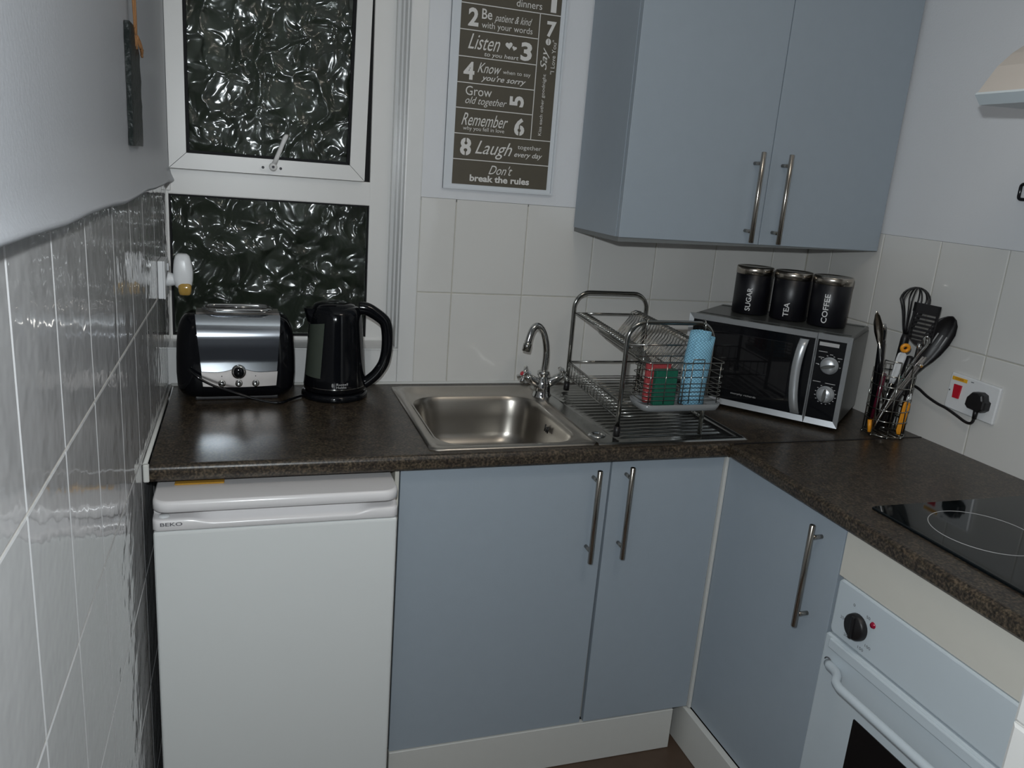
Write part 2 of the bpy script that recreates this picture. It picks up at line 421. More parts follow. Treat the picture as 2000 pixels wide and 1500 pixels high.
# plaster above with its rounded lower lip standing proud of the tiles
prof = [(-0.12, 1.4205), (0.003, 1.4205), (0.0165, 1.4212), (0.0195, 1.4235), (0.0200, 1.4265), (0.0190, 1.4300), (0.0165, 1.4350), (0.0135, 1.4420), (0.0110, 1.4520), (0.0095, 1.4660), (0.0088, 1.50), (0.0085, 2.42), (-0.12, 2.42)]
rings = []
for i in range(24):
    y = 0.11 - i * (3.46 / 23); dz = 0.0025 * math.sin(i * 1.9) + 0.002 * math.sin(i * 0.8)
    rings.append([(x, y, z + (dz if z < 1.46 and z > 1.421 else 0)) for x, z in prof])
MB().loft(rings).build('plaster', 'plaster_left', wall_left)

# ---- right wall
wall_right = struct(MB().box(W + 0.0018, W + 0.12, -1.62, 0.12, 0, ZT - 0.02).build('wall_right', 'grout'), 'white tiled wall on the right', 'wall')
zr = ST * W
MB().box(W + 0.002, W + 0.12, -3.35, 0.12, ZT + zr - 0.0005, 2.42).build('plaster', 'plaster', wall_right)
fr = lambda u, v, d: (W - d, u, v + zr)
ys = [0.0, -0.1133, -0.319, -0.5246, -0.7303, -0.936, -1.1417, -1.3474, -1.5531, -1.62]
for i in range(len(ys) - 1):
    tile_piece('tile', wall_right, 'tile', fr, ys[i + 1], ys[i], ZM, ZT)
    tile_piece('tile', wall_right, 'tile', fr, ys[i + 1], ys[i], H - zr - 0.004, ZM)

# ---- tiled pier beside the oven
PX = 1.054; PY = -1.622
wall_pier = struct(MB().box(PX + 0.005, W + 0.12, -2.6, PY - 0.001, 0, 2.42).build('wall_side', 'grout_white'), 'white tiled wall end standing right of the oven', 'wall')
fp = lambda u, v, d: (PX - d, u, v)
py_ = [PY, -1.79, -1.99, -2.19, -2.39, -2.59]
for i in range(len(py_) - 1):
    for v0, v1 in ((0.93, 1.18), (0.68, 0.93), (0.43, 0.68), (0.18, 0.43), (0.0, 0.18)):
        tile_piece('tile', wall_pier, 'tile', fp, py_[i + 1], py_[i], v0, v1, bev=0.004)
MB().box(PX, PX + 0.012, -2.6, PY - 0.0005, 1.182, 2.42).build('plaster', 'plaster', wall_pier)

# ---- window: two lights in a white frame, recessed 11 cm
WY = 0.11
window = struct(MB().prism(rrect(0, 0, 0.001, 0.001, 0.0005, 1), 0.2, 0.201, 'y').build('window_1', 'upvc'), 'white framed window with figured glass, black night behind', 'window')
def hexbox(mb, x0, x1, z0, z1, y0, y1, bev=0.002): mb.box(x0, x1, y0, y1, z0, z1, bev, 2)
fr_ = MB()
fr_.box(-0.01, 0.011, WY - 0.012, WY + 0.06, 1.40, 2.35, 0.002); fr_.box(-0.01, 0.0045, WY - 0.002, WY + 0.06, 0.98, 1.40, 0.001)      # left stile
fr_.box(0.527, 0.5985, WY, WY + 0.06, 0.98, 2.35, 0.003)             # right stile
fr_.box(0.0, 0.53, WY, WY + 0.06, 1.391, 1.456, 0.003)               # transom
fr_.box(0.0, 0.60, WY - 0.002, WY + 0.06, 0.975, 1.0135, 0.003)          # bottom rail
fr_.box(0.0, 0.60, WY, WY + 0.06, 2.28, 2.36, 0.003)
fr_.build('window_frame', 'upvc', window)
md = MB()                                                            # stepped moulding in the reveal
md.box(0.584, 0.5985, 0.085, WY + 0.01, 1.004, 2.35, 0.0015)
md.box(0.593, 0.6015, 0.055, 0.088, 1.004, 2.35, 0.0015)
md.box(0.598, 0.6035, 0.018, 0.058, 1.004, 2.35, 0.0015)
md.build('reveal_moulding', 'gloss_wood', window)
MB().box(-0.005, 0.603, -0.0045, WY, 1.0005, 1.0045, 0.0015).build('window_sill', 'gloss_wood', window)
# lower fixed light
def ringbox(mb, x0, x1, z0, z1, t, y0, y1):
    mb.box(x0, x1, y0, y1, z0, z0 + t); mb.box(x0, x1, y0, y1, z1 - t, z1)
    mb.box(x0, x0 + t, y0, y1, z0 + t, z1 - t); mb.box(x1 - t, x1, y0, y1, z0 + t, z1 - t)
g = MB(); ringbox(g, 0.0035, 0.529, 1.012, 1.3925, 0.006, WY + 0.006, WY + 0.02); g.build('gasket', 'black_rubber', window)
MB().box(0.006, 0.527, WY + 0.014, WY + 0.018, 1.014, 1.391).build('glass_pane', 'pane', window)
# top hung sash, standing a little open at the lower right
sash = MB(); so = MB(); 
def mitre_frame(mb, X0, X1, Z0, Z1, x0, x1, z0, z1, y0, y1, lean=0.0):
    O = [(X0, Z0), (X1, Z0), (X1 + lean, Z1), (X0, Z1)]; I = [(x0, z0), (x1, z0), (x1 + lean, z1), (x0, z1)]
    e = 0.00012
    for i in range(4):
        j = (i + 1) % 4
        p = [O[i], O[j], I[j], I[i]]
        cx = sum(q[0] for q in p) / 4; cz = sum(q[1] for q in p) / 4
        p = [(q[0] + (cx - q[0]) * e / 0.05, q[1] + (cz - q[1]) * e / 0.05) for q in p]
        mb.prism(p, y0, y1, 'y')
mitre_frame(sash, 0.010, 0.5085, 1.4575, 2.27, 0.052, 0.468, 1.4975, 2.23, WY - 0.022, WY + 0.03, 0.016)
sash_o = sash.build('sash', 'upvc', window)
g = MB(); mitre_frame(g, 0.0515, 0.4685, 1.497, 2.2305, 0.0595, 0.4605, 1.505, 2.2225, WY - 0.014, WY + 0.0, 0.0155); g.build('gasket', 'black_rubber', sash_o)
MB().box(0.054, 0.482, WY - 0.004, WY, 1.50, 2.228).build('glass_pane', 'pane', sash_o)
MB().prism([(0.500, 1.457), (0.529, 1.457), (0.529, 2.28), (0.500, 2.28)], WY + 0.012, WY + 0.04, 'y').build('gap_shade', 'black_rubber', window)  # black strip put in for the darkness of the open gap
# cockspur handle
hd = MB(); hd.prism([(x, z) for x, z in rrect(0.262, 1.4755, 0.0285, 0.0075, 0.007, 5)], WY - 0.028, WY - 0.021, 'y')
hd.lathe([(0.0105, 0), (0.0105, 0.014), (0.008, 0.017), (0.0001, 0.018)], (0, 0, 0), 20, 'y')
for i in range(len(hd.v) - 80, len(hd.v)): hd.v[i] = (hd.v[i][0] + 0.266, WY - 0.028 - hd.v[i][1], hd.v[i][2] + 1.4785)
hd.loft([[(0.267 + r_ * math.cos(a) + t * 0.031, WY - 0.04 - t * 0.012 + 0.004 * math.sin(a), 1.482 + t * 0.078 + r_ * 0.3 * math.sin(a)) for a in [2 * PI * k / 10 for k in range(10)]] for t, r_ in ((0, 0.007), (0.3, 0.0062), (0.7, 0.0058), (0.95, 0.0068), (1.04, 0.004))])
ho = hd.build('window_handle', 'upvc', sash_o)
sc_ = MB()
for x in (0.2405, 0.266, 0.2855):
    sc_.lathe([(0.0001, 0.0), (0.0036, 0.0), (0.0036, 0.002)], (x, WY - (0.0305 if x != 0.266 else 0.0475), 1.4755 + (0.003 if x == 0.266 else 0)), 12, 'y')
sc_.build('screw', 'ink', ho) if False else sc_.build('handle_screws', 'ink', sash_o)
# backdrop added outside, lit by the flash to lighten and tint the glass
struct(MB().box(-1.5, 2.5, 1.3, 1.35, -0.2, 3.2).build('backdrop_outside', 'outside'), 'added backdrop outside the window that tints the glass', 'wall')

# ================================================================== WORKTOPS
HX0, HX1, HY0, HY1 = 0.598, 1.385, -0.550, -0.060       # sink cut-out
def nose(mb, x0, x1, y_front):
    prof = [(y_front + 0.05, H - T), (y_front + 0.004, H - T)]
    for k in range(7):
        a = PI + 0.35 - (PI / 2 + 0.35) * k / 6
        prof.append((y_front + 0.012 + 0.012 * math.cos(a) , H - 0.012 + 0.012 * math.sin(a)))
    prof[2] = (y_front, H - T + 0.005)
    prof += [(y_front + 0.05, H)]
    return prof
wt = MB()
wt.box(0.012, HX0, HY0, -0.001, H - T, H)
wt.box(HX0, HX1, HY1, -0.001, H - T, H)
wt.box(HX1, W - 0.001, HY0, -0.001, H - T, H)
p = nose(wt, 0, 0, -D)
p[0] = (HY0, H - T); p[-1] = (HY0, H)
wt.prism(p, 0.012, XR, 'x')
wt.box(XR, W - 0.001, -D, HY0, H - T, H)
tag(wt.build('worktop', 'worktop'), 'dark brown speckled worktop run under the window holding the sink', 'worktop')
w2 = thing('worktop', (1.63, -1.1, H), 'dark brown speckled worktop run on the right holding the hob', 'worktop')
q = MB(); p = nose(q, 0, 0, XR - 0.0)
q.prism([(a, b) for a, b in p], -D - 0.0025, -1.618, 'y')
q.box(XR + 0.05, W - 0.001, -1.618, -D - 0.0025, H - T, H)
q.build('slab', 'worktop', w2)
MB().box(XR + 0.01, W - 0.003, -D - 0.0035, -D + 0.002, H - 0.01, H + 0.0015).build('joint_strip', 'black_matt', w2, 'thin black joint strip')

# ================================================================== CABINETS
def bar_handle(parent, x, y, z0, z1, out=(0, -1), r=0.0065, stand=0.035, inset=0.029):
    """vertical bar on two posts; (x,y) = bar axis, out = outward direction"""
    mb = MB()
    mb.tube([(x, y, z0), (x, y, z0 + 0.001), (x, y, z1 - 0.001), (x, y, z1)], [r * 0.85, r, r, r * 0.85], 16)
    for z in (z0 + inset, z1 - inset):
        mb.tube([(x, y, z), (x - out[0] * stand, y - out[1] * stand, z)], 0.0048, 12)
    return mb.build('handle', 'nickel', parent)
YD = -0.5686
ca = thing('base_cabinet', (0.93, -0.3, 0), 'wide blue-grey two-door base cabinet under the sink', 'cabinet')
b = MB(); b.box(0.5045, 1.342, YD + 0.02, -0.012, 0.126, H - T - 0.155)
b.box(0.5045, 0.5135, YD + 0.002, -0.012, 0.02, H - T - 0.001)
b.build('body', 'cream', ca)
d1 = MB().prism([(0.5165, 0.1265), (1.0205, 0.1265), (1.0262, H - T - 0.004), (0.5165, H - T - 0.004)], YD, YD + 0.018, 'y').build('door', 'blue', ca)
bar_handle(d1, 0.984, -0.603, 0.610, 0.850)
d2 = MB().box(1.0302, 1.3415, YD - 0.003, YD + 0.015, 0.1275, H - T - 0.004, 0.0012, 2).build('door', 'blue', ca)
bar_handle(d2, 1.069, -0.604, 0.615, 0.855)
MB().box(0.5165, 1.300, YD - 0.004, YD + 0.014, 0.001, 0.1235, 0.001, 1).build('plinth', 'white_board', ca, 'white plinth board')
cb = thing('base_cabinet', (1.62, -0.8, 0), 'narrow blue-grey one-door corner base cabinet left of the oven', 'cabinet')
MB().box(XR + 0.042, W - 0.01, -1.006, YD + 0.03, 0.126, H - T - 0.155).build('body', 'cream', cb)
MB().box(1.3428, 1.3505, YD - 0.012, YD + 0.02, 0.1265, H - T - 0.002, 0.001, 1).build('corner_post', 'white_board', cb, 'thin white corner strip')
d3 = MB().box(1.3515, 1.3695, -1.006, YD - 0.004, 0.1265, H - T - 0.004, 0.0012, 2).build('door', 'blue', cb)
bar_handle(d3, 1.322, -0.9415, 0.606, 0.846, (-1, 0), stand=0.03)
MB().box(1.3330, 1.351, -1.016, YD + 0.12, 0.001, 0.1235, 0.001, 1).build('plinth', 'white_board', cb, 'white plinth board')

# wall cabinet
UX0, UX1, UG, UD, UZ = 1.1053, 1.9356, 1.5275, -0.3108, 1.3722
uc = thing('wall_cabinet', (1.52, -0.15, UZ), 'blue-grey two-door wall cabinet above the microwave', 'cabinet')
MB().box(UX0, UX1, UD + 0.0195, -0.006, UZ + 0.001, 2.3).build('body', 'blue', uc)
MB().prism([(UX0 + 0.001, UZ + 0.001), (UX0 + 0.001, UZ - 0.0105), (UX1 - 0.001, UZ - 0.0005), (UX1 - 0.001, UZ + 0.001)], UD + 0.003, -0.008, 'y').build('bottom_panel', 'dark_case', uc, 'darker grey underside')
e1 = MB().box(UX0 + 0.001, UG - 0.0013, UD, UD + 0.018, UZ + 0.001, 2.3, 0.0015, 2).build('door', 'blue', uc)
bar_handle(e1, 1.4785, -0.346, 1.380, 1.614)
e2 = MB().box(UG + 0.0013, UX1 - 0.001, UD, UD + 0.018, UZ + 0.001, 2.3, 0.0015, 2).build('door', 'blue', uc)
bar_handle(e2, 1.5655, -0.346, 1.379, 1.614)

# ================================================================== FRIDGE
fx0, fx1, fy = 0.0195, 0.4985, -0.645
fg = thing('refrigerator', (0.26, -0.35, 0), 'white under-counter refrigerator with a rounded top and scooped grip rail', 'refrigerator')
MB().box(fx0 + 0.006, fx1 - 0.006, fy + 0.055, -0.05, 0.01, 0.826, 0.004).build('cabinet', 'fridge', fg)
o2 = rrect((fx0 + fx1) / 2, -0.33, (fx1 - fx0) / 2, 0.328, 0.03, 6)
rg = []
for z, k in ((0.8275, 0.994), (0.829, 1.0), (0.842, 1.0), (0.847, 0.996), (0.850, 0.984)):
    rg.append([((fx0 + fx1) / 2 + (x - (fx0 + fx1) / 2) * k, -0.33 + (y + 0.33) * k, z) for x, y in o2])
MB().loft(rg).build('top_lid', 'fridge_plastic', fg)
dr = MB().box(fx0, fx1, fy, fy + 0.052, 0.055, 0.7825, 0.007, 3).build('door', 'fridge', fg)
# grip rail: face with a scooped top edge
n = 24; A = []; B_ = []
def scoop(u): # u 0..1 across
    def sm(a, b, t): t = max(0, min(1, (t - a) / (b - a))); return t * t * (3 - 2 * t)
    return sm(0.13, 0.24, u) * (1 - sm(0.80, 0.90, u))
rail = MB(); rings = []
for i in range(61):
    u = i / 60; x = fx0 + (fx1 - fx0) * u; s_ = scoop(u)
    e = 0.008 * (max(0, 1 - u / 0.02) ** 2 + max(0, 1 - (1 - u) / 0.02) ** 2)
    L_ = lambda a, b_: a + (b_ - a) * s_
    rings.append([(x, fy + e, 0.784), (x, fy - 0.002 + e, 0.787), (x, fy - 0.003 + e, L_(0.800, 0.793)), (x, fy - L_(0.002, 0.0035) + e, L_(0.8065, 0.7965)), (x, fy + L_(0.001, -0.001) + e, L_(0.8085, 0.7985)), (x, fy + L_(0.006, 0.004) + e, L_(0.8095, 0.802)),
                  (x, fy + L_(0.024, 0.010) + e, L_(0.8105, 0.810)), (x, fy + L_(0.031, 0.016), L_(0.812, 0.818)), (x, fy + L_(0.034, 0.020), 0.8245), (x, fy + 0.05, 0.8245), (x, fy + 0.05, 0.784)])
rail.loft(rings); ro = rail.build('grip_rail', 'fridge_plastic', fg)
letter('lettering', 'BEKO', (0.0335, fy - 0.0036, 0.7955), (1, 0, 0), (0, 0, 1), 0.040, 0.0075, 'ink', ro, bold=0.01)
MB().lathe([(0.0001, 0.003), (0.009, 0.003), (0.011, 0)], (fx0 + 0.02, fy + 0.014, 0.8098), 16).build('hinge_cap', 'white_plastic', fg)
tag(MB().box(0.055, 0.150, -0.575, -0.30, 0.8502, 0.8540, 0.002).build('folded_cloth', 'mustard'), 'mustard folded cloth lying on the fridge, just under the worktop edge', 'cloth')

# ================================================================== OVEN + HOUSING
OX = 1.345; OY0, OY1 = -1.019, -1.617
hs = thing('oven_housing', (1.62, -1.3, 0), 'cream cabinet housing around the built-in oven', 'cabinet')
MB().box(OX + 0.004, OX + 0.020, OY1, -1.0115, 0.7655, H - T - 0.002, 0.001, 1).build('top_panel', 'cream', hs)
MB().box(OX + 0.022, W - 0.01, -1.0185, -1.0075, 0.02, H - T - 0.04).build('side_panel', 'cream', hs)
MB().box(OX + 0.008, OX + 0.024, OY1, -1.018, 0.001, 0.118).build('plinth', 'white_board', hs)
ov = thing('oven', (1.62, -1.32, 0.12), 'white built-in electric oven with one black dial and a bar handle', 'oven')
MB().box(OX + 0.02, W - 0.05, OY1 + 0.01, OY0 - 0.008, 0.125, 0.762).build('casing', 'enamel', ov)
def slab_x(mb, y0, y1, z0, z1, r, x0, x1, b=0.004):
    """rounded plate facing -x"""
    cy, cz = (y0 + y1) / 2, (z0 + z1) / 2; a, c = abs(y1 - y0) / 2, (z1 - z0) / 2
    rg = []
    for x, k in ((x1, 0), (x0 + b, 0), (x0 + b * 0.3, b * 0.3), (x0, b)):
        rg.append([(x, y, z) for y, z in rrect(cy, cz, a - k, c - k, max(r - k, 0.001), 5)])
    mb.loft(rg, smooth=False); return mb
fa = slab_x(MB(), OY0, OY1, 0.6415, 0.764, 0.012, OX, OX + 0.022).build('fascia', 'enamel', ov)
kn = MB().lathe([(0.0001, -0.013), (0.023, -0.013), (0.0265, -0.010), (0.0275, -0.002), (0.0275, 0.0)], (OX - 0.0, -1.089, 0.692), 28, 'x')
kn.box(OX - 0.0175, OX - 0.010, -1.0935, -1.0845, 0.668, 0.716, 0.003)
kn.build('dial', 'black_matt', ov, 'black dial')
MB().lathe([(0.0001, -0.004), (0.005, -0.0035), (0.0068, 0)], (OX, -1.1255, 0.7175), 16, 'x').build('indicator_lamp', 'dark_red', ov, 'dark red lamp')
for s_, ang in (('50', 125), ('100', 215), ('150', 245), ('200', 305), ('250', 355), ('0', 70)):
    a = math.radians(ang); rr = 0.041
    letter('dial_marking', s_, (OX - 0.0006, -1.089 + rr * math.cos(a) + 0.006, 0.692 + rr * math.sin(a) - 0.003), (0, -1, 0), (0, 0, 1), 0.005 * len(s_), 0.006, 'ink', fa)
dd = slab_x(MB(), OY0 + 0.004, OY1, 0.128, 0.6385, 0.008, OX - 0.004, OX + 0.018).build('door', 'enamel', ov)
slab_x(MB(), OY0 - 0.012, OY1 + 0.0, 0.611, 0.634, 0.004, OX - 0.0085, OX - 0.003, 0.003).build('door_trim', 'enamel', dd)
slab_x(MB(), OY0 - 0.112, OY1 + 0.112, 0.235, 0.512, 0.004, OX - 0.0052, OX, 0.001).build('door_window', 'window_black', dd, 'dark glass window')
hb = []
for t, (x, y, z) in enumerate([(OX - 0.006, -1.040, 0.578), (OX - 0.012, -1.052, 0.579), (OX - 0.016, -1.075, 0.581), (OX - 0.026, -1.09, 0.582), (OX - 0.042, -1.106, 0.582), (OX - 0.048, -1.125, 0.582),
                               (OX - 0.048, -1.32, 0.582), (OX - 0.048, -1.515, 0.582), (OX - 0.042, -1.532, 0.582), (OX - 0.022, -1.55, 0.582), (OX - 0.014, -1.572, 0.581), (OX - 0.006, -1.595, 0.578)]):
    hb.append((x, y, z))
hm = MB().tube(hb, [0.009, 0.0098, 0.0095, 0.0092, 0.009, 0.009, 0.009, 0.009, 0.009, 0.0092, 0.0095, 0.009], 16)
hm.build('handle', 'enamel', dd)
MB().lathe([(0.0001, -0.0105), (0.0045, -0.0095), (0.005, -0.006)], (OX - 0.013, -1.064, 0.580), 14, 'x').build('handle_screw', 'black_matt', dd)
MB().tube([(OX - 0.0055, -1.038 + 0.0105 * math.cos(a), 0.578 + 0.0105 * math.sin(a)) for a in [PI * 0.1 + k * 0.35 for k in range(9)]], 0.0014, 6).build('handle_ring', 'ink', dd)

# hob
hobt = thing('hob', (1.66, -1.285, H), 'black glass ceramic hob set in the right worktop', 'hob')
hbm = MB(); rg = []
for z, k in ((H + 0.0002, 0), (H + 0.004, 0), (H + 0.0055, 0.002)):
    rg.append([(x, y, z) for x, y in rrect(1.657, -1.285, 0.245 - k, 0.290 - k, 0.006, 3)])
hbm.loft(rg, smooth=False).build('glass', 'hob_glass', hobt)
def zone(cx, cy, r, t=0.0011):
    MB().tube([(cx + r * math.cos(2 * PI * k / 72), cy + r * math.sin(2 * PI * k / 72), H + 0.0052) for k in range(72)], t, 6, closed=True).build('cooking_zone', 'letter_grey', hobt, 'pale ring')
zone(1.555, -1.140, 0.0985); zone(1.790, -1.150, 0.075); zone(1.555, -1.425, 0.075); zone(1.790, -1.42, 0.098)

# cooker hood
hood = thing('cooker_hood', (1.8, -1.285, 1.697), 'white and beige visor cooker hood on the right wall', 'hood')
pf = [(1.4815, 1.697), (1.4665, 1.7135), (1.482, 1.737), (1.502, 1.766), (1.530, 1.792), (1.560, 1.812), (1.62, 1.838), (1.72, 1.862), (W - 0.001, 1.878), (W - 0.001, 1.705), (1.60, 1.7035)]
MB().prism([pf[1]] + pf[2:9] + [pf[9], (1.60, 1.7135)], -0.986, -1.584, 'y').build('canopy', 'hood_beige', hood)
MB().prism([(1.4815, 1.697), (1.4655, 1.7135), (1.4685, 1.7175), (1.50, 1.716), (1.60, 1.712), (1.60, 1.7005)], -0.984, -1.586, 'y').build('visor', 'hood_white', hood, 'white front visor')
MB().box(1.60, W - 0.002, -1.582, -0.988, 1.700, 1.712).build('filter', 'dark_case', hood)

# ================================================================== SINK
SX0, SX1, SY0, SY1 = 0.580, 1.405, -0.568, -0.044
sk = thing('sink', (0.99, -0.3, H), 'stainless steel inset sink with one bowl and ribbed drainer', 'sink')
def loopz(pts, z): return [(x, y, z) for x, y in pts]
def resample(poly, n):
    L = [0.0]; P = poly + [poly[0]]
    for i in range(len(poly)): L.append(L[-1] + math.dist(P[i], P[i + 1]))
    out = []; j = 0
    for k in range(n):
        t = L[-1] * k / n
        while L[j + 1] < t: j += 1
        f = (t - L[j]) / max(1e-9, L[j + 1] - L[j]); out.append((P[j][0] + (P[j + 1][0] - P[j][0]) * f, P[j][1] + (P[j + 1][1] - P[j][1]) * f))
    return out
def polar(cx, cy, a, b, r, n, angs):
    """point on a rounded rect along each angle from (cx,cy) measured on a shared set of angles"""
    rr = rrect(cx, cy, a, b, r, 12); out = []
    m = len(rr)
    for t in angs:
        dx, dy = math.cos(t), math.sin(t); best = None
        for i in range(m):
            x1, y1 = rr[i][0] - cx, rr[i][1] - cy; x2, y2 = rr[(i + 1) % m][0] - cx, rr[(i + 1) % m][1] - cy
            ex, ey = x2 - x1, y2 - y1; den = dx * ey - dy * ex
            if abs(den) < 1e-12: continue
            s = (x1 * ey - y1 * ex) / den; u = (x1 * dy - y1 * dx) / den
            if s > 0 and -1e-6 <= u <= 1 + 1e-6 and (best is None or s > best): best = s
        out.append((cx + dx * best, cy + dy * best))
    return out
BX, BY = 0.787, -0.338          # bowl centre
bx_a, bx_b, br = 0.172, 0.197, 0.075
angs = [2 * PI * (k + 0.5) / 96 for k in range(96)]
def ring(a, b, r, z): return [(x, y, z) for x, y in polar(BX, BY, a, b, r, 96, angs)]
def rect_ring(x0, x1, y0, y1, z, rr=0.004):
    out = []
    for t in angs:
        dx, dy = math.cos(t), math.sin(t)
        s = 1e9
        if dx > 1e-9: s = min(s, (x1 - BX) / dx)
        if dx < -1e-9: s = min(s, (x0 - BX) / dx)
        if dy > 1e-9: s = min(s, (y1 - BY) / dy)
        if dy < -1e-9: s = min(s, (y0 - BY) / dy)
        out.append((BX + dx * s, BY + dy * s, z))
    return out
XM = 0.990
zt = H + 0.004
rim = MB()
rim.loft([rect_ring(SX0, XM, SY0, SY1, H + 0.0004), rect_ring(SX0 + 0.0015, XM, SY0 + 0.0015, SY1 - 0.0015, zt),
          rect_ring(SX0 + 0.022, XM, SY0 + 0.020, SY1 - 0.016, zt), rect_ring(SX0 + 0.027, XM - 0.004, SY0 + 0.024, SY1 - 0.024, zt - 0.0045),
          ring(bx_a + 0.010, bx_b + 0.008, br + 0.008, zt - 0.0035), ring(bx_a + 0.003, bx_b + 0.003, br + 0.003, zt - 0.0045)], False, False)
# (flat land between the pressed step and the bowl)
rim.build('rim', 'steel_sink', sk)
bl = MB()
seq = [(0.003, zt - 0.0045), (0.0, zt - 0.008), (-0.004, zt - 0.02), (-0.010, zt - 0.06), (-0.016, zt - 0.105), (-0.024, zt - 0.130), (-0.040, zt - 0.143), (-0.065, zt - 0.148), (-0.12, zt - 0.150)]
bl.loft([ring(bx_a + k, bx_b + k, max(0.02, br + k * 0.3), z) for k, z in seq], False, True)
bl.build('bowl', 'steel_bowl_shaded', sk)
MB().lathe([(0.0001, 0.001), (0.012, 0.001), (0.030, 0.003), (0.040, 0.0015), (0.041, 0)], (BX, BY, zt - 0.149), 24).build('waste', 'chrome', sk)
of = MB()
for k in range(3):
    of.tube([(BX + bx_a - 0.0125, BY + 0.012 - 0.010 * k, zt - 0.030 - 0.004 * (k % 2)), (BX + bx_a - 0.0145, BY + 0.012 - 0.010 * k, zt - 0.048)], 0.002, 8)
of.build('overflow_slots', 'black_matt', sk)
# drainer: pressed tray with fan of ribs
dn = MB(); nx, ny = 110, 70
x0, x1, y0, y1 = XM, SX1, SY0, SY1
def hgt(x, y):
    e = min(x1 - x, y - y0, y1 - y)
    if e < 0.0016: return H + 0.0004
    inner = min((x1 - 0.016) - x, (y - (y0 + 0.020)), (y1 - 0.016) - y, x - 1.022 + (y + 0.1) * 0.06)
    z = zt
    if inner > 0:
        dpt = min(1.0, inner / 0.005); z -= 0.0048 * dpt
        if inner > 0.012:
            fy_ = y + 0.33 + (y + 0.30) * 0.25 * (x - 1.38)
            ph = (fy_ / 0.0245)
            rb = max(0.0, math.cos(2 * PI * ph)); fade = min(1, (inner - 0.012) / 0.02)
            z += 0.0042 * fade * rb ** 0.7
    return z
vs = []; fs = []
X = [x0 + (x1 - x0) * i / nx for i in range(nx + 1)]; Y = [y0 + (y1 - y0) * j / (ny * 2) for j in range(ny * 2 + 1)]
for x in X:
    for y in Y: vs.append((x, y, hgt(x, y)))
m_ = len(Y)
for i in range(len(X) - 1):
    for j in range(m_ - 1): fs.append((i * m_ + j, (i + 1) * m_ + j, (i + 1) * m_ + j + 1, i * m_ + j + 1))
dn.add(vs, fs, True); dn.build('drainer', 'steel_drainer', sk)
MB().lathe([(0.0001, 0.0005), (0.011, 0.0005), (0.014, 0.0035), (0.018, 0.0045), (0.0215, 0.003), (0.023, 0)], (1.012, -0.505, zt - 0.001), 28).build('overflow_cap', 'chrome', sk, 'round chrome cap')

# ================================================================== TAP
tp = thing('mixer_tap', (0.995, -0.150, zt), 'chrome swan-neck mixer tap with two cross-head handles', 'tap')
tx, ty = 0.995, -0.150
MB().lathe([(0.0285, 0), (0.0285, 0.004), (0.025, 0.009), (0.0235, 0.02), (0.0235, 0.035), (0.020, 0.048), (0.0155, 0.056), (0.0145, 0.060), (0.0175, 0.064), (0.0175, 0.073), (0.012, 0.076), (0.0001, 0.077)], (tx, ty, zt - 0.0035), 28).build('body', 'chrome', tp)
sp = [(tx, ty, 0.972), (tx + 0.003, ty, 1.005), (tx + 0.002, ty, 1.040), (tx - 0.006, ty - 0.002, 1.075), (tx - 0.018, ty - 0.004, 1.098), (tx - 0.034, ty - 0.008, 1.108), (tx - 0.048, ty - 0.012, 1.098), (tx - 0.056, ty - 0.015, 1.078), (tx - 0.060, ty - 0.017, 1.062)]
def smooth_path(P, k=4):
    P = [Vector(p) for p in P]; out = []
    for i in range(len(P) - 1):
        a = P[max(0, i - 1)]; b_ = P[i]; c = P[i + 1]; d = P[min(len(P) - 1, i + 2)]
        for j in range(k):
            t = j / k
            out.append(0.5 * ((2 * b_) + (-a + c) * t + (2 * a - 5 * b_ + 4 * c - d) * t * t + (-a + 3 * b_ - 3 * c + d) * t ** 3))
    out.append(P[-1]); return out
MB().tube(smooth_path(sp), 0.0094, 16).build('spout', 'chrome', tp)
MB().tube([(tx - 0.0595, ty - 0.017, 1.066), (tx - 0.0605, ty - 0.0175, 1.060), (tx - 0.061, ty - 0.018, 1.058), (tx - 0.0645, ty - 0.019, 1.038)], [0.0100, 0.0100, 0.0118, 0.0118], 16).build('aerator', 'chrome_dark', tp)
def tap_handle(sx, mcol, lab):
    c0 = Vector((tx, ty, 0.931)); c1 = Vector((tx + sx * 0.058, ty - 0.006, 0.966))
    d = (c1 - c0).normalized()
    mb = MB().tube([c0 + d * 0.008, c0 + d * 0.030, c0 + d * 0.046, c1], [0.013, 0.014, 0.0125, 0.0095], 18)
    v = d.cross(Vector((0, 1, 0))).normalized(); u = d.cross(v).normalized()
    o = mb.build('valve', 'chrome', tp)
    hb = MB()
    hb.tube([c1 - d * 0.004, c1 + d * 0.010], [0.010, 0.009], 16)
    for k in range(4):
        a = PI / 4 + k * PI / 2 + 0.2; w_ = u * math.cos(a) + v * math.sin(a)
        hb.tube([c1 + d * 0.002, c1 + d * 0.002 + w_ * 0.014, c1 + d * 0.003 + w_ * 0.026], [0.005, 0.0062, 0.0058], 12)
    ho = hb.build('cross_head', 'chrome', o)
    MB().tube([c1 + d * 0.0095, c1 + d * 0.0125], [0.0068, 0.0052], 16).build('index_button', mcol, o, lab)
tap_handle(-1, 'red', 'red hot-water index'); tap_handle(1, 'chrome', 'chrome index')

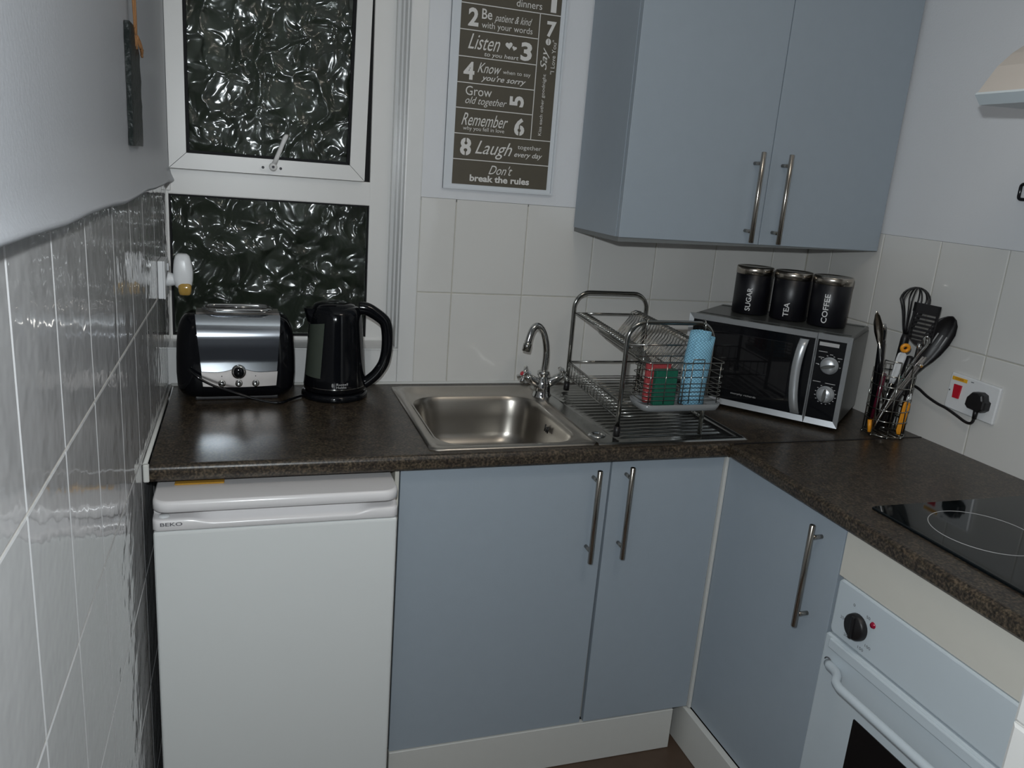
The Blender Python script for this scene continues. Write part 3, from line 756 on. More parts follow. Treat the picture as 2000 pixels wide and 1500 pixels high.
# ================================================================== DISH RACK
rk = thing('dish_rack', (1.19, -0.32, zt), 'two-tier chrome wire dish rack standing on the drainer', 'dish rack')
def arch(xa, xb, y, z0, ztop, r=0.045, rad=0.0058):
    P = [(xa, y, z0), (xa, y, (z0 + ztop) / 2), (xa, y, ztop - r)]
    for k in range(1, 8):
        a = PI - (PI / 2) * k / 8; P.append((xa + r + r * math.cos(a), y, ztop - r + r * math.sin(a)))
    P.append((xa + r, y, ztop)); P.append((xb - r, y, ztop))
    for k in range(1, 8):
        a = PI / 2 - (PI / 2) * k / 8; P.append((xb - r + r * math.cos(a), y, ztop - r + r * math.sin(a)))
    P += [(xb, y, ztop - r), (xb, y, (z0 + ztop) / 2), (xb, y, z0)]
    return MB().tube(P, rad, 12).build('arch', 'chrome_dark', rk)
yA, yB = -0.108, -0.522
arch(1.088, 1.318, yA, zt + 0.0004, 1.198); arch(1.056, 1.290, yB, zt + 0.0004, 1.192)
def lx(x, y): return x + (yA - y) / (yB - yA) * 0.030        # frame skews slightly with depth
for (x, y, z) in ((1.088, yA, zt + 0.0235), (1.056, yB, zt + 0.0235)):
    MB().tube([(x, y, z - 0.022), (x, y, z + 0.004)], 0.0085, 12).build('rubber_foot', 'black_matt', rk)
# upper V tray
ut = MB(); zU = 1.137
def rail(P, r=0.0028): ut.tube(P, r, 8)
for x, z in ((1.096, zU), (1.125, zU - 0.001), (1.175, 1.083), (1.198, 1.066), (1.240, 1.075), (1.292, zU + 0.008)):
    rail([(x, yA, z), (lx(x, yB), yB, z - 0.008)], 0.0026)
for y in (yA, yB): rail([(lx(1.088, y) + 0.0, y, zU), (lx(1.318, y), y, zU)], 0.0024)
nW = 25
for k in range(nW):
    y = yA + (yB - yA) * (k + 0.5) / nW; dz = -0.008 * (y - yA) / (yB - yA)
    o_ = lx(0, y)
    P = [(1.094, zU), (1.128, zU + 0.002), (1.134, zU - 0.004), (1.180, 1.078), (1.198, 1.064), (1.212, 1.066), (1.262, 1.128), (1.268, 1.145), (1.282, 1.150), (1.300, 1.146)]
    ut.tube([(a + o_, y, b + dz) for a, b in P], 0.0014, 5)
ut.build('upper_tray', 'chrome_dark', rk)
# lower tray: flat wires and fence rails each side
lt = MB(); zl = 0.951
for s_ in (0, 1):
    x = 1.086 if s_ == 0 else 1.314
    lt.tube([(x, yA, 0.994), (lx(x, yB), yB, 0.994)], 0.0028, 8)
    lt.tube([(x, yA, zl), (lx(x, yB), yB, zl)], 0.0022, 8)
    for k in range(17):
        y = yA + (yB - yA) * (k + 0.5) / 17
        lt.tube([(lx(x, y), y, 0.994), (lx(x, y), y, zl)], 0.0014, 5)
for y in (yA - 0.003, yB + 0.003):
    lt.tube([(lx(1.086, y), y, 0.994), (lx(1.314, y), y, 0.994)], 0.0026, 8)
for k in range(15):
    y = yA + (yB - yA) * (k + 0.3) / 15
    lt.tube([(lx(1.086, y), y, zl), (lx(1.314, y), y, zl)], 0.0014, 5)
lt.build('lower_tray', 'chrome_dark', rk)
MB().box(1.075, 1.30, -0.515, -0.12, zt + 0.001, zt + 0.010, 0.003).build('drip_tray', 'window_black', rk, 'smoky plastic drip tray') if False else None

# cutlery basket hung on the front arch
bk = thing('cutlery_basket', (1.165, -0.575, 1.0), 'chrome wire caddy on a clear drip tray hung at the dish rack front', 'basket')
bx0, bx1, by0, by1 = 1.073, 1.283, -0.606, -0.532
wb = MB()
for z in (1.112, 1.096, 1.078, 1.062, 1.052, 1.042, 1.032, 1.022):
    wb.tube([(x, y, z) for x, y in rrect((bx0 + bx1) / 2, (by0 + by1) / 2, (bx1 - bx0) / 2, (by1 - by0) / 2, 0.014, 4)], 0.0011 if z < 1.1 else 0.0016, 5, closed=True)
for x in (bx0, 1.125, 1.165, 1.192, 1.222, bx1 - 0.014):
    wb.tube([(x if x > bx0 + 0.01 else bx0 + 0.012, by0, 1.014), (x if x > bx0 + 0.01 else bx0 + 0.012, by0, 1.113)], 0.0013, 5)
wb.tube([(1.192, by0, 1.112), (1.192, by0 - 0.0005, 1.121), (1.222, by0 - 0.0005, 1.121), (1.222, by0, 1.112)], 0.0015, 6)
for x in (1.10, 1.26):
    wb.tube([(x, by1, 1.014), (x, by1, 1.155)], 0.0013, 5)
wb.tube([(1.173, by0, 1.014), (1.173, by0, 1.112), (1.173, by1, 1.112), (1.173, by1, 1.014)], 0.0014, 6)
for x in (1.10, 1.26): wb.tube([(x, by1, 1.155), (x, yB - 0.0075, 1.194), (x, yB - 0.003, 1.2005), (x, yB + 0.006, 1.2)], 0.0016, 6)
wb.build('wire_basket', 'chrome_dark', bk)
tr = MB(); cxx, cyy = (bx0 + bx1) / 2, (by0 + by1) / 2
rg = [[(x, y, z) for x, y in rrect(cxx, cyy, a, b_, 0.02, 5)] for z, a, b_ in ((0.994, 0.098, 0.036), (0.997, 0.103, 0.041), (1.012, 0.107, 0.045), (1.012, 0.104, 0.042), (0.999, 0.100, 0.038), (0.997, 0.096, 0.034))]
tr.loft(rg).build('drip_tray', 'tray_plastic', bk, 'clear grey plastic tray')
def pad(name, x0, x1, y0, y1, z0, z1, mt, label, tilt=0.0):
    mb = MB().box(x0, x1, y0, y1, z0, z1, 0.004, 3)
    if tilt: mb.xf(Matrix.Translation((x0, y0, z0)) @ Matrix.Rotation(tilt, 4, 'Y') @ Matrix.Translation((-x0, -y0, -z0)))
    return tag(mb.build(name, mt), label, 'sponge')
pad('scouring_pad', 1.096, 1.160, -0.565, -0.552, 1.0045, 1.101, 'red_pad', 'red scouring pad standing behind the green one in the wire caddy')
pad('scouring_pad', 1.108, 1.166, -0.590, -0.574, 1.0045, 1.092, 'green_pad', 'green scouring pad standing in front of the red one in the wire caddy')
# rolled dishcloth: spiral sheet
cl = MB(); N = 44; zz0, zz1 = 1.0045, 1.169; vs = []; fs = []; wv = []; arc = 0.0; lp = None
for i in range(N + 1):
    t = i / N; a = -2.4 + t * 2 * PI * 1.75; r = 0.040 - 0.020 * t
    x = 1.222 + r * math.cos(a) * 0.97; y = -0.569 + r * math.sin(a) * 0.78
    if lp: arc += math.dist((x, y), lp)
    lp = (x, y)
    top = zz1 + (0.0 if t < 0.30 else 0.012) - (0.004 if t < 0.12 else 0)
    for j in range(7):
        u = j / 6; z = zz0 + (top - zz0) * u
        vs.append((x + 0.010 * u * (z - zz0) / 0.18 - 0.004, y + 0.0015 * math.sin(9 * u + a), z)); wv.append((arc, z, 0.0))
for i in range(N):
    for j in range(6): fs.append((i * 7 + j, (i + 1) * 7 + j, (i + 1) * 7 + j + 1, i * 7 + j + 1))
cl.add(vs, fs, True); co = cl.build('dishcloth', 'cloth')
at_ = co.data.attributes.new('weave', 'FLOAT_VECTOR', 'POINT')
for i_, v_ in enumerate(co.data.vertices):
    b_i = min(range(len(vs)), key=lambda q_: (vs[q_][0] - v_.co.x) ** 2 + (vs[q_][1] - v_.co.y) ** 2 + (vs[q_][2] - v_.co.z) ** 2)
    at_.data[i_].vector = wv[b_i]
md_ = co.modifiers.new('t', 'SOLIDIFY'); md_.thickness = 0.0012
tag(co, 'rolled light blue woven dishcloth standing in the wire caddy', 'cloth')

# ================================================================== MICROWAVE (local frame: u along front, v into, z up)
th = -0.8758
MWM = Matrix.Translation((1.705, -0.535, H)) @ Matrix.Rotation(th, 4, 'Z') @ Matrix.Translation((-0.448, 0, 0))
mw = thing('microwave', (1.70, -0.25, H), 'silver and black dial microwave standing across the corner', 'microwave')
def mbox(name, u0, u1, v0, v1, z0, z1, mt, parent, bev=0.002, label=None, seg=2):
    return MB().box(u0, u1, v0, v1, z0, z1, bev, seg).xf(MWM).build(name, mt, parent, label)
mbox('case', 0.004, 0.444, 0.020, 0.292, 0.013, 0.2580, 'grey_case', mw, 0.008, None, 3)
for k in range(5):
    pass
tb = MB()
for v in (0.045, 0.052, 0.25, 0.257): tb.box(0.012, 0.436, v, v + 0.003, 0.2580, 0.2592, 0.0006, 1)
for u in (0.435, 0.4405): tb.box(u + 0.003, u + 0.0055, 0.03, 0.28, 0.02, 0.247, 0.0006, 1)
tb.xf(MWM).build('case_ribs', 'grey_case', mw)
for u, v in ((0.04, 0.05), (0.41, 0.05), (0.04, 0.25), (0.41, 0.25)):
    MB().lathe([(0.012, 0), (0.014, 0.013), (0.0001, 0.013)], (u, v, 0.0003), 12).xf(MWM).build('foot', 'black_matt', mw)
def frame_uz(mb, U0, U1, Z0, Z1, u0, u1, z0, z1, y0, y1):
    O = [(U0, Z0), (U1, Z0), (U1, Z1), (U0, Z1)]; I = [(u0, z0), (u1, z0), (u1, z1), (u0, z1)]
    for i in range(4):
        j = (i + 1) % 4
        if O[i] == I[i] and O[j] == I[j]: continue
        # bevelled: inner edge set back
        vs = [(O[i][0], y0, O[i][1]), (O[j][0], y0, O[j][1]), (I[j][0], y0 + 0.004, I[j][1]), (I[i][0], y0 + 0.004, I[i][1]),
              (O[i][0], y1, O[i][1]), (O[j][0], y1, O[j][1]), (I[j][0], y1, I[j][1]), (I[i][0], y1, I[i][1])]
        mb.add(vs, [(0, 1, 2, 3), (7, 6, 5, 4), (0, 4, 5, 1), (1, 5, 6, 2), (2, 6, 7, 3), (3, 7, 4, 0)])
door = mbox('door', 0.002, 0.3575, 0.004, 0.02, 0.011, 0.2585, 'black', mw, 0.002)
fm = MB(); frame_uz(fm, 0.0, 0.3585, 0.010, 0.2600, 0.013, 0.354, 0.026, 0.244, -0.001, 0.006)
fm.xf(MWM).build('door_frame', 'silver', door)
mbox('door_window', 0.030, 0.300, 0.0025, 0.005, 0.055, 0.220, 'window_black', door, 0.001)
# curved grip
hg = []
for k in range(13):
    t = k / 12; z = 0.030 + t * 0.208; s_ = (t - 0.5) * 2
    u0 = 0.3155 - 0.0105 + 0.0105 * abs(s_) ** 2 * 1.3 if False else 0.316 + 0.002 - 0.010 * (1 - s_ * s_) - 0.006 * (t - 0.5)
    wd = 0.0245; pr = 0.004 + 0.014 * (1 - abs(s_) ** 4)
    hg.append([(u0, -pr + 0.003, z), (u0 + 0.003, -pr - 0.001, z), (u0 + wd - 0.003, -pr - 0.001, z), (u0 + wd, -pr + 0.003, z), (u0 + wd, -pr + 0.007, z), (u0, -pr + 0.007, z)])
MB().loft(hg).xf(MWM).build('door_handle', 'silver', door)
pn = mbox('control_panel', 0.3605, 0.446, 0.004, 0.02, 0.011, 0.2585, 'black', mw, 0.002)
fm = MB(); frame_uz(fm, 0.3598, 0.448, 0.010, 0.2600, 0.362, 0.4345, 0.026, 0.244, -0.001, 0.006)
fm.xf(MWM).build('panel_frame', 'silver', pn)
mbox('rating_sticker', 0.3665, 0.4170, 0.0025, 0.0045, 0.2275, 0.2375, 'letter_grey', pn, 0.0, 'pale grey sticker')
def mknob(u, z, rot):
    k = MB().lathe([(0.0001, -0.014), (0.0165, -0.014), (0.0200, -0.011), (0.0215, 0.003), (0.0235, 0.003), (0.0235, 0.0045)], (0, 0, 0), 28, 'y')
    k.xf(MWM @ Matrix.Translation((u, 0, z))); o = k.build('dial', 'silver', pn)
    g_ = MB(); g_.loft([[(x * c_, -0.0145 - 0.008 * h_, y * c_) for x, y in [(0.0185 * math.cos(a), 0.0048 * math.sin(a)) for a in [2 * PI * q / 20 for q in range(20)]]] for c_, h_ in ((1, 0), (0.9, 0.7), (0.75, 1))])
    g_.xf(MWM @ Matrix.Translation((u, 0, z)) @ Matrix.Rotation(rot, 4, 'Y')); g_.build('dial_grip', 'grey_case', pn, 'darker grip bar')
mknob(0.4005, 0.176, -0.30); mknob(0.4035, 0.0965, PI / 2 + 0.03)
def mlet(s_, u, z, wd, ht, mt='letter_grey', par=None, bold=0.0):
    O = MWM @ Vector((u, 0.0022, z)); ux = (MWM.to_3x3() @ Vector((1, 0, 0))); uy = Vector((0, 0, 1))
    letter('lettering', s_, O, ux, uy, wd, ht, mt, par, bold=bold)
mlet('morphy richards', 0.150, 0.0445, 0.072, 0.0068, 'letter_grey', door)
tick = MB()
for cz, rr, N0, span in ((0.0965, 0.0265, 14, 5.2), (0.176, 0.0275, 6, 3.2)):
    cu_ = 0.4035 if cz < 0.1 else 0.4005
    for k in range(N0):
        a = PI / 2 + span / 2 - span * k / (N0 - 1) + (PI if cz < 0.1 else 0.0)
        x, z = cu_ + rr * math.cos(a), cz + rr * math.sin(a)
        tick.box(x - 0.0018, x + 0.0018, 0.0024, 0.0036, z - 0.0009, z + 0.0009)
for (u, z, l) in ((0.368, 0.211, 0.022), (0.370, 0.195, 0.014), (0.418, 0.199, 0.012), (0.366, 0.128, 0.020), (0.398, 0.127, 0.026), (0.366, 0.176, 0.008), (0.3975, 0.2055, 0.008)):
    tick.box(u, u + l, 0.0024, 0.0036, z, z + 0.0016)
tick.xf(MWM).build('dial_scale', 'letter_grey', pn)['kind'] = 'stuff'

# ================================================================== CANISTERS
ZC = H + 0.2594
def canister(cx, cy, r, h, word, lab):
    t = thing('canister', (cx, cy, ZC), lab, 'canister', 'black canisters on the microwave')
    MB().lathe([(0.0001, 0.0003), (r - 0.002, 0.0003), (r, 0.002), (r, h - 0.022), (r - 0.001, h - 0.021), (0.0001, h - 0.021)], (cx, cy, ZC), 40).build('body', 'canister', t)
    MB().lathe([(r + 0.0004, h - 0.0225), (r + 0.0012, h - 0.022), (r + 0.0012, h - 0.003), (r - 0.001, h), (r - 0.006, h + 0.0004), (r - 0.012, h - 0.001), (0.0001, h - 0.001)], (cx, cy, ZC), 40).build('lid', 'steel', t, 'brushed steel lid')
    # lettering wraps the barrel, reading upwards, turned toward the camera
    vs, fs = text_mesh(word, 0, 0.012)
    x0 = min(v[0] for v in vs); x1 = max(v[0] for v in vs); y0_ = min(v[1] for v in vs); y1_ = max(v[1] for v in vs)
    L = 0.0135 * len(word) * (1.0 if len(word) > 3 else 1.0); Ht = 0.0150
    aim = math.atan2(-2.195 - cy, 0.197 - cx) - 0.13
    out = []
    for x, y, z in vs:
        s_ = (x - x0) / (x1 - x0) * L + 0.012; w_ = ((y1_ - y) / (y1_ - y0_) - 0.5) * Ht
        a = aim + w_ / r
        out.append((cx + (r + 0.0005) * math.cos(a), cy + (r + 0.0005) * math.sin(a), ZC + s_))
    MB().add(out, fs).build('lettering', 'letter_white', t)
canister(1.633, -0.168, 0.0525, 0.139, 'SUGAR', 'black SUGAR canister with steel lid, left on the microwave')
canister(1.703, -0.258, 0.0525, 0.139, 'TEA', 'black TEA canister with steel lid, middle on the microwave')
canister(1.765, -0.350, 0.0525, 0.140, 'COFFEE', 'black COFFEE canister with steel lid, right on the microwave')

# ================================================================== TOASTER
tc_x, tc_y = 0.1705, -0.092
to = thing('toaster', (tc_x, tc_y, H), 'black and polished steel two-slice toaster under the window', 'toaster')
secs = [(0.9105, 0.122, 0.052), (0.918, 0.134, 0.062), (0.935, 0.1405, 0.069), (0.970, 0.1425, 0.0715), (1.010, 0.1420, 0.0715), (1.045, 0.1405, 0.0700), (1.070, 0.138, 0.0672), (1.088, 0.134, 0.062), (1.102, 0.128, 0.055), (1.112, 0.120, 0.047), (1.1185, 0.108, 0.038), (1.1205, 0.09, 0.028)]
def sect(z, a, b_, r=None):
    r = min(0.045, b_ * 0.75)
    return [(x, y, z) for x, y in rrect(tc_x, tc_y, a, b_, r, 8)]
MB().loft([sect(*s_) for s_ in secs]).build('body', 'black', to)
bs = MB().box(tc_x - 0.10, tc_x + 0.10, tc_y - 0.05, tc_y + 0.05, H + 0.0005, 0.912, 0.003)
bs.build('base', 'black_matt', to)
def halfdepth(z):
    for (z0, a0, b0), (z1, a1, b1) in zip(secs, secs[1:]):
        if z0 <= z <= z1:
            t = (z - z0) / (z1 - z0); return b0 + (b1 - b0) * t
    return secs[-1][2] if z > 1 else secs[0][2]
def skin(name, mt, xl, xr, zs, off, nx=16, label=None):
    vs = []; fs = []; m2 = nx + 1
    for z in zs:
        for i in range(nx + 1):
            u = i / nx; x = xl(z) + (xr(z) - xl(z)) * u
            vs.append((x, tc_y - halfdepth(z) - off, z))
    for j in range(len(zs) - 1):
        for i in range(nx): fs.append((j * m2 + i, j * m2 + i + 1, (j + 1) * m2 + i + 1, (j + 1) * m2 + i))
    o = MB().add(vs, fs, True).build(name, mt, to, label)
    return o
xl = lambda z: 0.0905 - (z - 0.944) / (1.10 - 0.944) * 0.0145
xr = lambda z: 0.2625 + (z - 0.944) / (1.10 - 0.944) * 0.0115
zs = [0.946 + (1.1185 - 0.946) * k / 30 for k in range(31)]
skin('steel_panel', 'steel_toaster', xl, xr, zs, 0.0018, label='mirror polished steel front')
# steel bridge over the top
tb2 = MB(); tb2.loft([[(x, tc_y - 0.0385, 1.1175), (x, tc_y - 0.030, 1.1222), (x, tc_y + 0.030, 1.1222), (x, tc_y + 0.0385, 1.1175), (x, tc_y + 0.03, 1.115), (x, tc_y - 0.03, 1.115)] for x in (0.0765, 0.10, 0.24, 0.2738)], smooth=False)
tb2.build('top_plate', 'steel_bright', to)
sl = MB()
sl.tube([(x, y, 1.1300) for x, y in rrect(0.1745, tc_y - 0.008, 0.080, 0.036, 0.030, 8)], 0.0048, 10, closed=True)
sl.build('slot_rim', 'chrome', to)
sl = MB()
for dy in (-0.013, 0.008): sl.box(0.108, 0.241, tc_y + dy - 0.006, tc_y + dy + 0.008, 1.1215, 1.1232, 0.0)
sl.build('slot', 'black_matt', to, 'dark bread slots')
sl = MB(); sl.tube([(0.104, tc_y - 0.002, 1.131), (0.245, tc_y - 0.002, 1.131)], 0.003, 8); sl.tube([(0.108, tc_y - 0.028, 1.130), (0.241, tc_y - 0.028, 1.130)], 0.0026, 8)
sl.build('slot_bar', 'chrome', to)
# satin control band with a wavy top edge
vs = []; fs = []
nxx = 40
for i in range(nxx + 1):
    u = i / nxx; x0_ = 0.0895 + (0.2635 - 0.0895) * u
    zt_ = 0.980 + 0.012 * math.exp(-((x0_ - 0.174) / 0.030) ** 2) - 0.003 * math.cos((u - 0.5) * 4)
    zb_ = 0.944 - 0.003 * math.sin(PI * u)
    for j in range(7):
        v_ = j / 6; z = zb_ + (zt_ - zb_) * v_
        sh = (0.5 - u) * 2 * (z - 0.944) / (1.10 - 0.944) * -0.013
        vs.append((x0_ + sh, tc_y - halfdepth(z) - 0.0042, z))
for i in range(nxx):
    for j in range(6): fs.append((i * 7 + j, (i + 1) * 7 + j, (i + 1) * 7 + j + 1, i * 7 + j + 1))
cp = MB().add(vs, fs, True).build('control_band', 'steel_bright', to, 'satin steel control band')
yf = tc_y - 0.0755
def knob_y(r, d, x, z, mt, nm, lab=None):
    MB().lathe([(r, 0), (r, -d * 0.8), (r * 0.8, -d), (0.0001, -d)], (x, yf + 0.001, z), 24, 'y').build(nm, mt, cp, lab)
MB().lathe([(0.0172, 0.0), (0.0172, -0.004), (0.0135, -0.0055)], (0.1735, yf + 0.001, 0.9805), 28, 'y').build('dial_ring', 'chrome', cp)
knob_y(0.0125, 0.010, 0.1735, 0.9805, 'black', 'browning_dial', 'black browning dial')
for x in (0.1335, 0.1735, 0.2135):
    knob_y(0.0088, 0.005, x, 0.9515, 'chrome', 'button')
for x in (0.1335, 0.2135): MB().lathe([(0.0001, -0.0008), (0.0014, -0.0006), (0.0014, 0)], (x, yf, 0.970), 8, 'y').build('pilot_light', 'ink', cp)

to.rotation_euler = (0, 0, math.radians(2.2))
# black flex across the toaster front to the kettle base
cd = smooth_path([(0.060, -0.1735, 0.990), (0.074, -0.182, 0.978), (0.094, -0.1855, 0.9635), (0.126, -0.186, 0.947), (0.162, -0.187, 0.934), (0.212, -0.188, 0.917), (0.255, -0.190, 0.907), (0.280, -0.188, 0.9065), (0.300, -0.165, 0.9065), (0.322, -0.140, 0.9065), (0.345, -0.125, 0.908)], 5)
tag(MB().tube(cd, 0.0032, 8).build('power_cord', 'black'), 'thin black power cord sagging across the toaster front toward the kettle', 'cord')

# ================================================================== KETTLE
kx, ky = 0.418, -0.108
kt = thing('kettle', (kx, ky, H), 'black jug kettle with a large loop handle beside the toaster', 'kettle')
MB().lathe([(0.0001, 0.0005), (0.084, 0.0005), (0.0865, 0.004), (0.0855, 0.014), (0.079, 0.0185), (0.0001, 0.0185)], (kx, ky, H), 40).build('power_base', 'black', kt)
prof = [(0.0001, 0.020), (0.0765, 0.020), (0.0805, 0.024), (0.0808, 0.036), (0.0785, 0.060), (0.0762, 0.090), (0.0735, 0.130), (0.0705, 0.170), (0.0675, 0.205), (0.0650, 0.225), (0.060, 0.236), (0.050, 0.243), (0.0001, 0.246)]
MB().lathe(prof, (kx, ky, H), 48).build('jug', 'black', kt)
MB().lathe([(0.0812, 0.0335), (0.0816, 0.0345), (0.0812, 0.0355)], (kx, ky, H), 48).build('seam_ring', 'chrome_dark', kt)
MB().lathe([(0.056, 0.238), (0.050, 0.246), (0.036, 0.2515), (0.015, 0.2535), (0.0001, 0.254)], (kx - 0.004, ky, H), 36).build('lid', 'black', kt)
spt = MB()
def ang_pt(r, a, z): return (kx + r * math.cos(a), ky + r * math.sin(a), H + z)
a_s = PI * 1.02
spt.loft([[ang_pt(0.055, a_s - 0.42, z), ang_pt(0.055, a_s + 0.42, z), ang_pt(p_, a_s + 0.22, z), ang_pt(p_ + 0.003, a_s, z), ang_pt(p_, a_s - 0.22, z)] for z, p_ in ((0.186, 0.064), (0.200, 0.070), (0.222, 0.076), (0.236, 0.080))], smooth=False)
spt.build('spout', 'black', kt)
# handle: loop in a plane leaning slightly to the camera
ha = -0.16
HP = [(0.058, 0.238), (0.078, 0.237), (0.100, 0.226), (0.124, 0.208), (0.1315, 0.190), (0.1345, 0.160), (0.1335, 0.125), (0.1265, 0.092), (0.110, 0.064), (0.092, 0.046), (0.076, 0.034)]
def hpt(r, z): return (kx + r * math.cos(ha), ky + r * math.sin(ha), H + z)
HPs = smooth_path([hpt(*p_) for p_ in HP], 4)
nH = len(HPs); hr = []
for i, p_ in enumerate(HPs):
    a = HPs[max(0, i - 1)]; b_ = HPs[min(nH - 1, i + 1)]; t = (b_ - a).normalized()
    side = Vector((-math.sin(ha), math.cos(ha), 0)); nrm = t.cross(side).normalized()
    u = i / (nH - 1); wn_ = 0.012 + 0.006 * (1 - u) ** 2 + 0.003 * u; ws = 0.0125
    hr.append([tuple(p_ + nrm * wn_ * math.cos(q) + side * ws * math.sin(q)) for q in [2 * PI * k / 14 for k in range(14)]])
MB().loft(hr).build('handle', 'black', kt)
# water gauge window on the left-front
gv = []; gf = []
for j in range(13):
    z = 0.062 + (0.205 - 0.062) * j / 12
    rr_ = 0.0785 - (z - 0.06) * (0.0785 - 0.0680) / 0.145 + 0.0012
    a0_ = -PI * 0.93; a1_ = -PI * (0.665 + 0.02 * (1 - j / 12))
    zz = z
    for i in range(9):
        a = a0_ + (a1_ - a0_) * i / 8
        gv.append((kx + rr_ * math.cos(a), ky + rr_ * math.sin(a), H + zz - 0.010 * (1 - i / 8) * (j / 12)))
for j in range(12):
    for i in range(8): gf.append((j * 9 + i, j * 9 + i + 1, (j + 1) * 9 + i + 1, (j + 1) * 9 + i))
MB().add(gv, gf, True).build('water_gauge', 'gauge', kt, 'grey translucent water gauge')
# maker's lettering round the foot of the jug
def wrap(word, a_c, z0, L, Ht, r):
    vs, fs = text_mesh(word, 0, 0.008); x0 = min(v[0] for v in vs); x1 = max(v[0] for v in vs); y0_ = min(v[1] for v in vs); y1_ = max(v[1] for v in vs)
    out = [(kx + r * math.cos(a_c + ((x - x0) / (x1 - x0)) * L / r), ky + r * math.sin(a_c + ((x - x0) / (x1 - x0)) * L / r), H + z0 + (y - y0_) / (y1_ - y0_) * Ht) for x, y, z in vs]
    MB().add(out, fs).build('lettering', 'letter_grey', kt)
wrap('Russell', -1.62, 0.0465, 0.030, 0.0062, 0.0805); wrap('Hobbs', -1.62, 0.0390, 0.026, 0.0062, 0.0815)
lg = MB()
for k in range(5):
    a = -1.74 + (k - 2) * 0.013
    lg.add([(kx + 0.0812 * math.cos(a + d_), ky + 0.0812 * math.sin(a + d_), H + z) for d_, z in ((-0.004, 0.0415 + abs(k - 2) * 0.001), (0.004, 0.0415 + abs(k - 2) * 0.001), (0.004, 0.0530 - abs(k - 2) * 0.0012), (-0.004, 0.0530 - abs(k - 2) * 0.0012))], [(0, 1, 2, 3)])
lg.build('emblem', 'letter_grey', kt)

# ================================================================== SIGN ON THE WALL
ps = thing('wall_sign', (0.87, -0.004, 1.457), 'tall brown house-rules sign in a white frame', 'sign')
PX0, PX1, PZ0, PZ1 = 0.7085, 1.0285, 1.4575, 2.02
pb = MB().box(PX0, PX1, -0.0035, 0.0015, PZ0, PZ1)
pb.build('backing', 'frame_white', ps)
f2 = MB(); ringbox(f2, PX0, PX1, PZ0, PZ1, 0.006, -0.010, 0.001); f2.build('frame', 'frame_white', ps)
MB().box(0.7335, 1.0105, -0.0045, -0.003, 1.4715, 2.006).build('print', 'print_brown', ps, 'dark brown printed field')
YS = -0.0052
def rule(x0, x1, z0, z1): return MB().box(x0, x1, YS, -0.0044, z0, z1).build('rule_line', 'print_white', ps)
RZ = [1.5375, 1.6045, 1.6705, 1.7350, 1.8000, 1.8660, 1.9300]
for i, z in enumerate(RZ):
    rule(0.7335, 1.0105 if i in (0, 1, 6) else 0.9515, z - 0.0011, z + 0.0011)
rule(0.9505, 0.9527, 1.6045, 1.9300)
def pt(s_, x0, x1, z0, z1, shear=0.0, bold=0.0, rot=0):
    letter('lettering', s_, (x0, YS, z0), (1, 0, 0), (0, 0, 1), x1 - x0, z1 - z0, 'print_white', ps, shear, bold, rot=rot)
pt('night', 0.905, 0.962, 1.962, 1.985, 0.3); pt('dinners', 0.883, 0.955, 1.9385, 1.9565); pt('1', 0.980, 0.996, 1.936, 1.985, 0, 0.03)
pt('2', 0.7535, 0.7815, 1.8755, 1.9205, 0, 0.035); pt('Be', 0.790, 0.818, 1.8965, 1.9215, 0, 0.01); pt('patient & kind', 0.825, 0.930, 1.8895, 1.9135, 0.45)
pt('with your words', 0.791, 0.933, 1.8700, 1.8900)
pt('Listen', 0.757, 0.845, 1.8200, 1.8580, 0.45); pt('to you heart', 0.803, 0.899, 1.8025, 1.8165, 0.15, 0.006); pt('3', 0.904, 0.936, 1.8065, 1.8535, 0, 0.035)
pt('4', 0.7485, 0.7785, 1.7430, 1.7880, 0, 0.035); pt('Know', 0.787, 0.853, 1.7635, 1.7890, 0.45); pt('when to say', 0.858, 0.937, 1.7640, 1.7770)
pt("you're sorry", 0.798, 0.925, 1.7405, 1.7600, 0.35, 0.012)
pt('Grow', 0.7575, 0.8305, 1.7040, 1.7275); pt('old together', 0.758, 0.875, 1.6770, 1.7010, 0.4); pt('5', 0.8825, 0.9235, 1.6870, 1.7150, 0, 0.035, rot=PI / 2)
pt('Remember', 0.7505, 0.8820, 1.6270, 1.6590, 0.45); pt('why you fell in love', 0.7560, 0.8730, 1.6115, 1.6250); pt('6', 0.9010, 0.9310, 1.6120, 1.6585, 0, 0.035)
pt('8', 0.7510, 0.7820, 1.5480, 1.5945, 0, 0.035); pt('Laugh', 0.794, 0.900, 1.5440, 1.5900, 0.45); pt('together', 0.9155, 0.9850, 1.5730, 1.5880); pt('every day', 0.9070, 0.9900, 1.5510, 1.5690, 0.35, 0.008)
pt("Don't", 0.836, 0.905, 1.5030, 1.5280, 0.45); pt('break the rules', 0.7830, 0.9570, 1.4810, 1.4990, 0, 0.03)
pt('7', 0.973, 1.000, 1.8740, 1.9140, 0, 0.035)
pt('Say', 0.962, 0.987, 1.790, 1.847, 0.4, 0.0, rot=PI / 2); pt('"I Love You"', 0.9925, 1.0045, 1.7810, 1.8680, 0, 0, rot=PI / 2); pt('Kiss each other goodnight', 0.972, 0.984, 1.6180, 1.7790, 0, 0, rot=PI / 2)
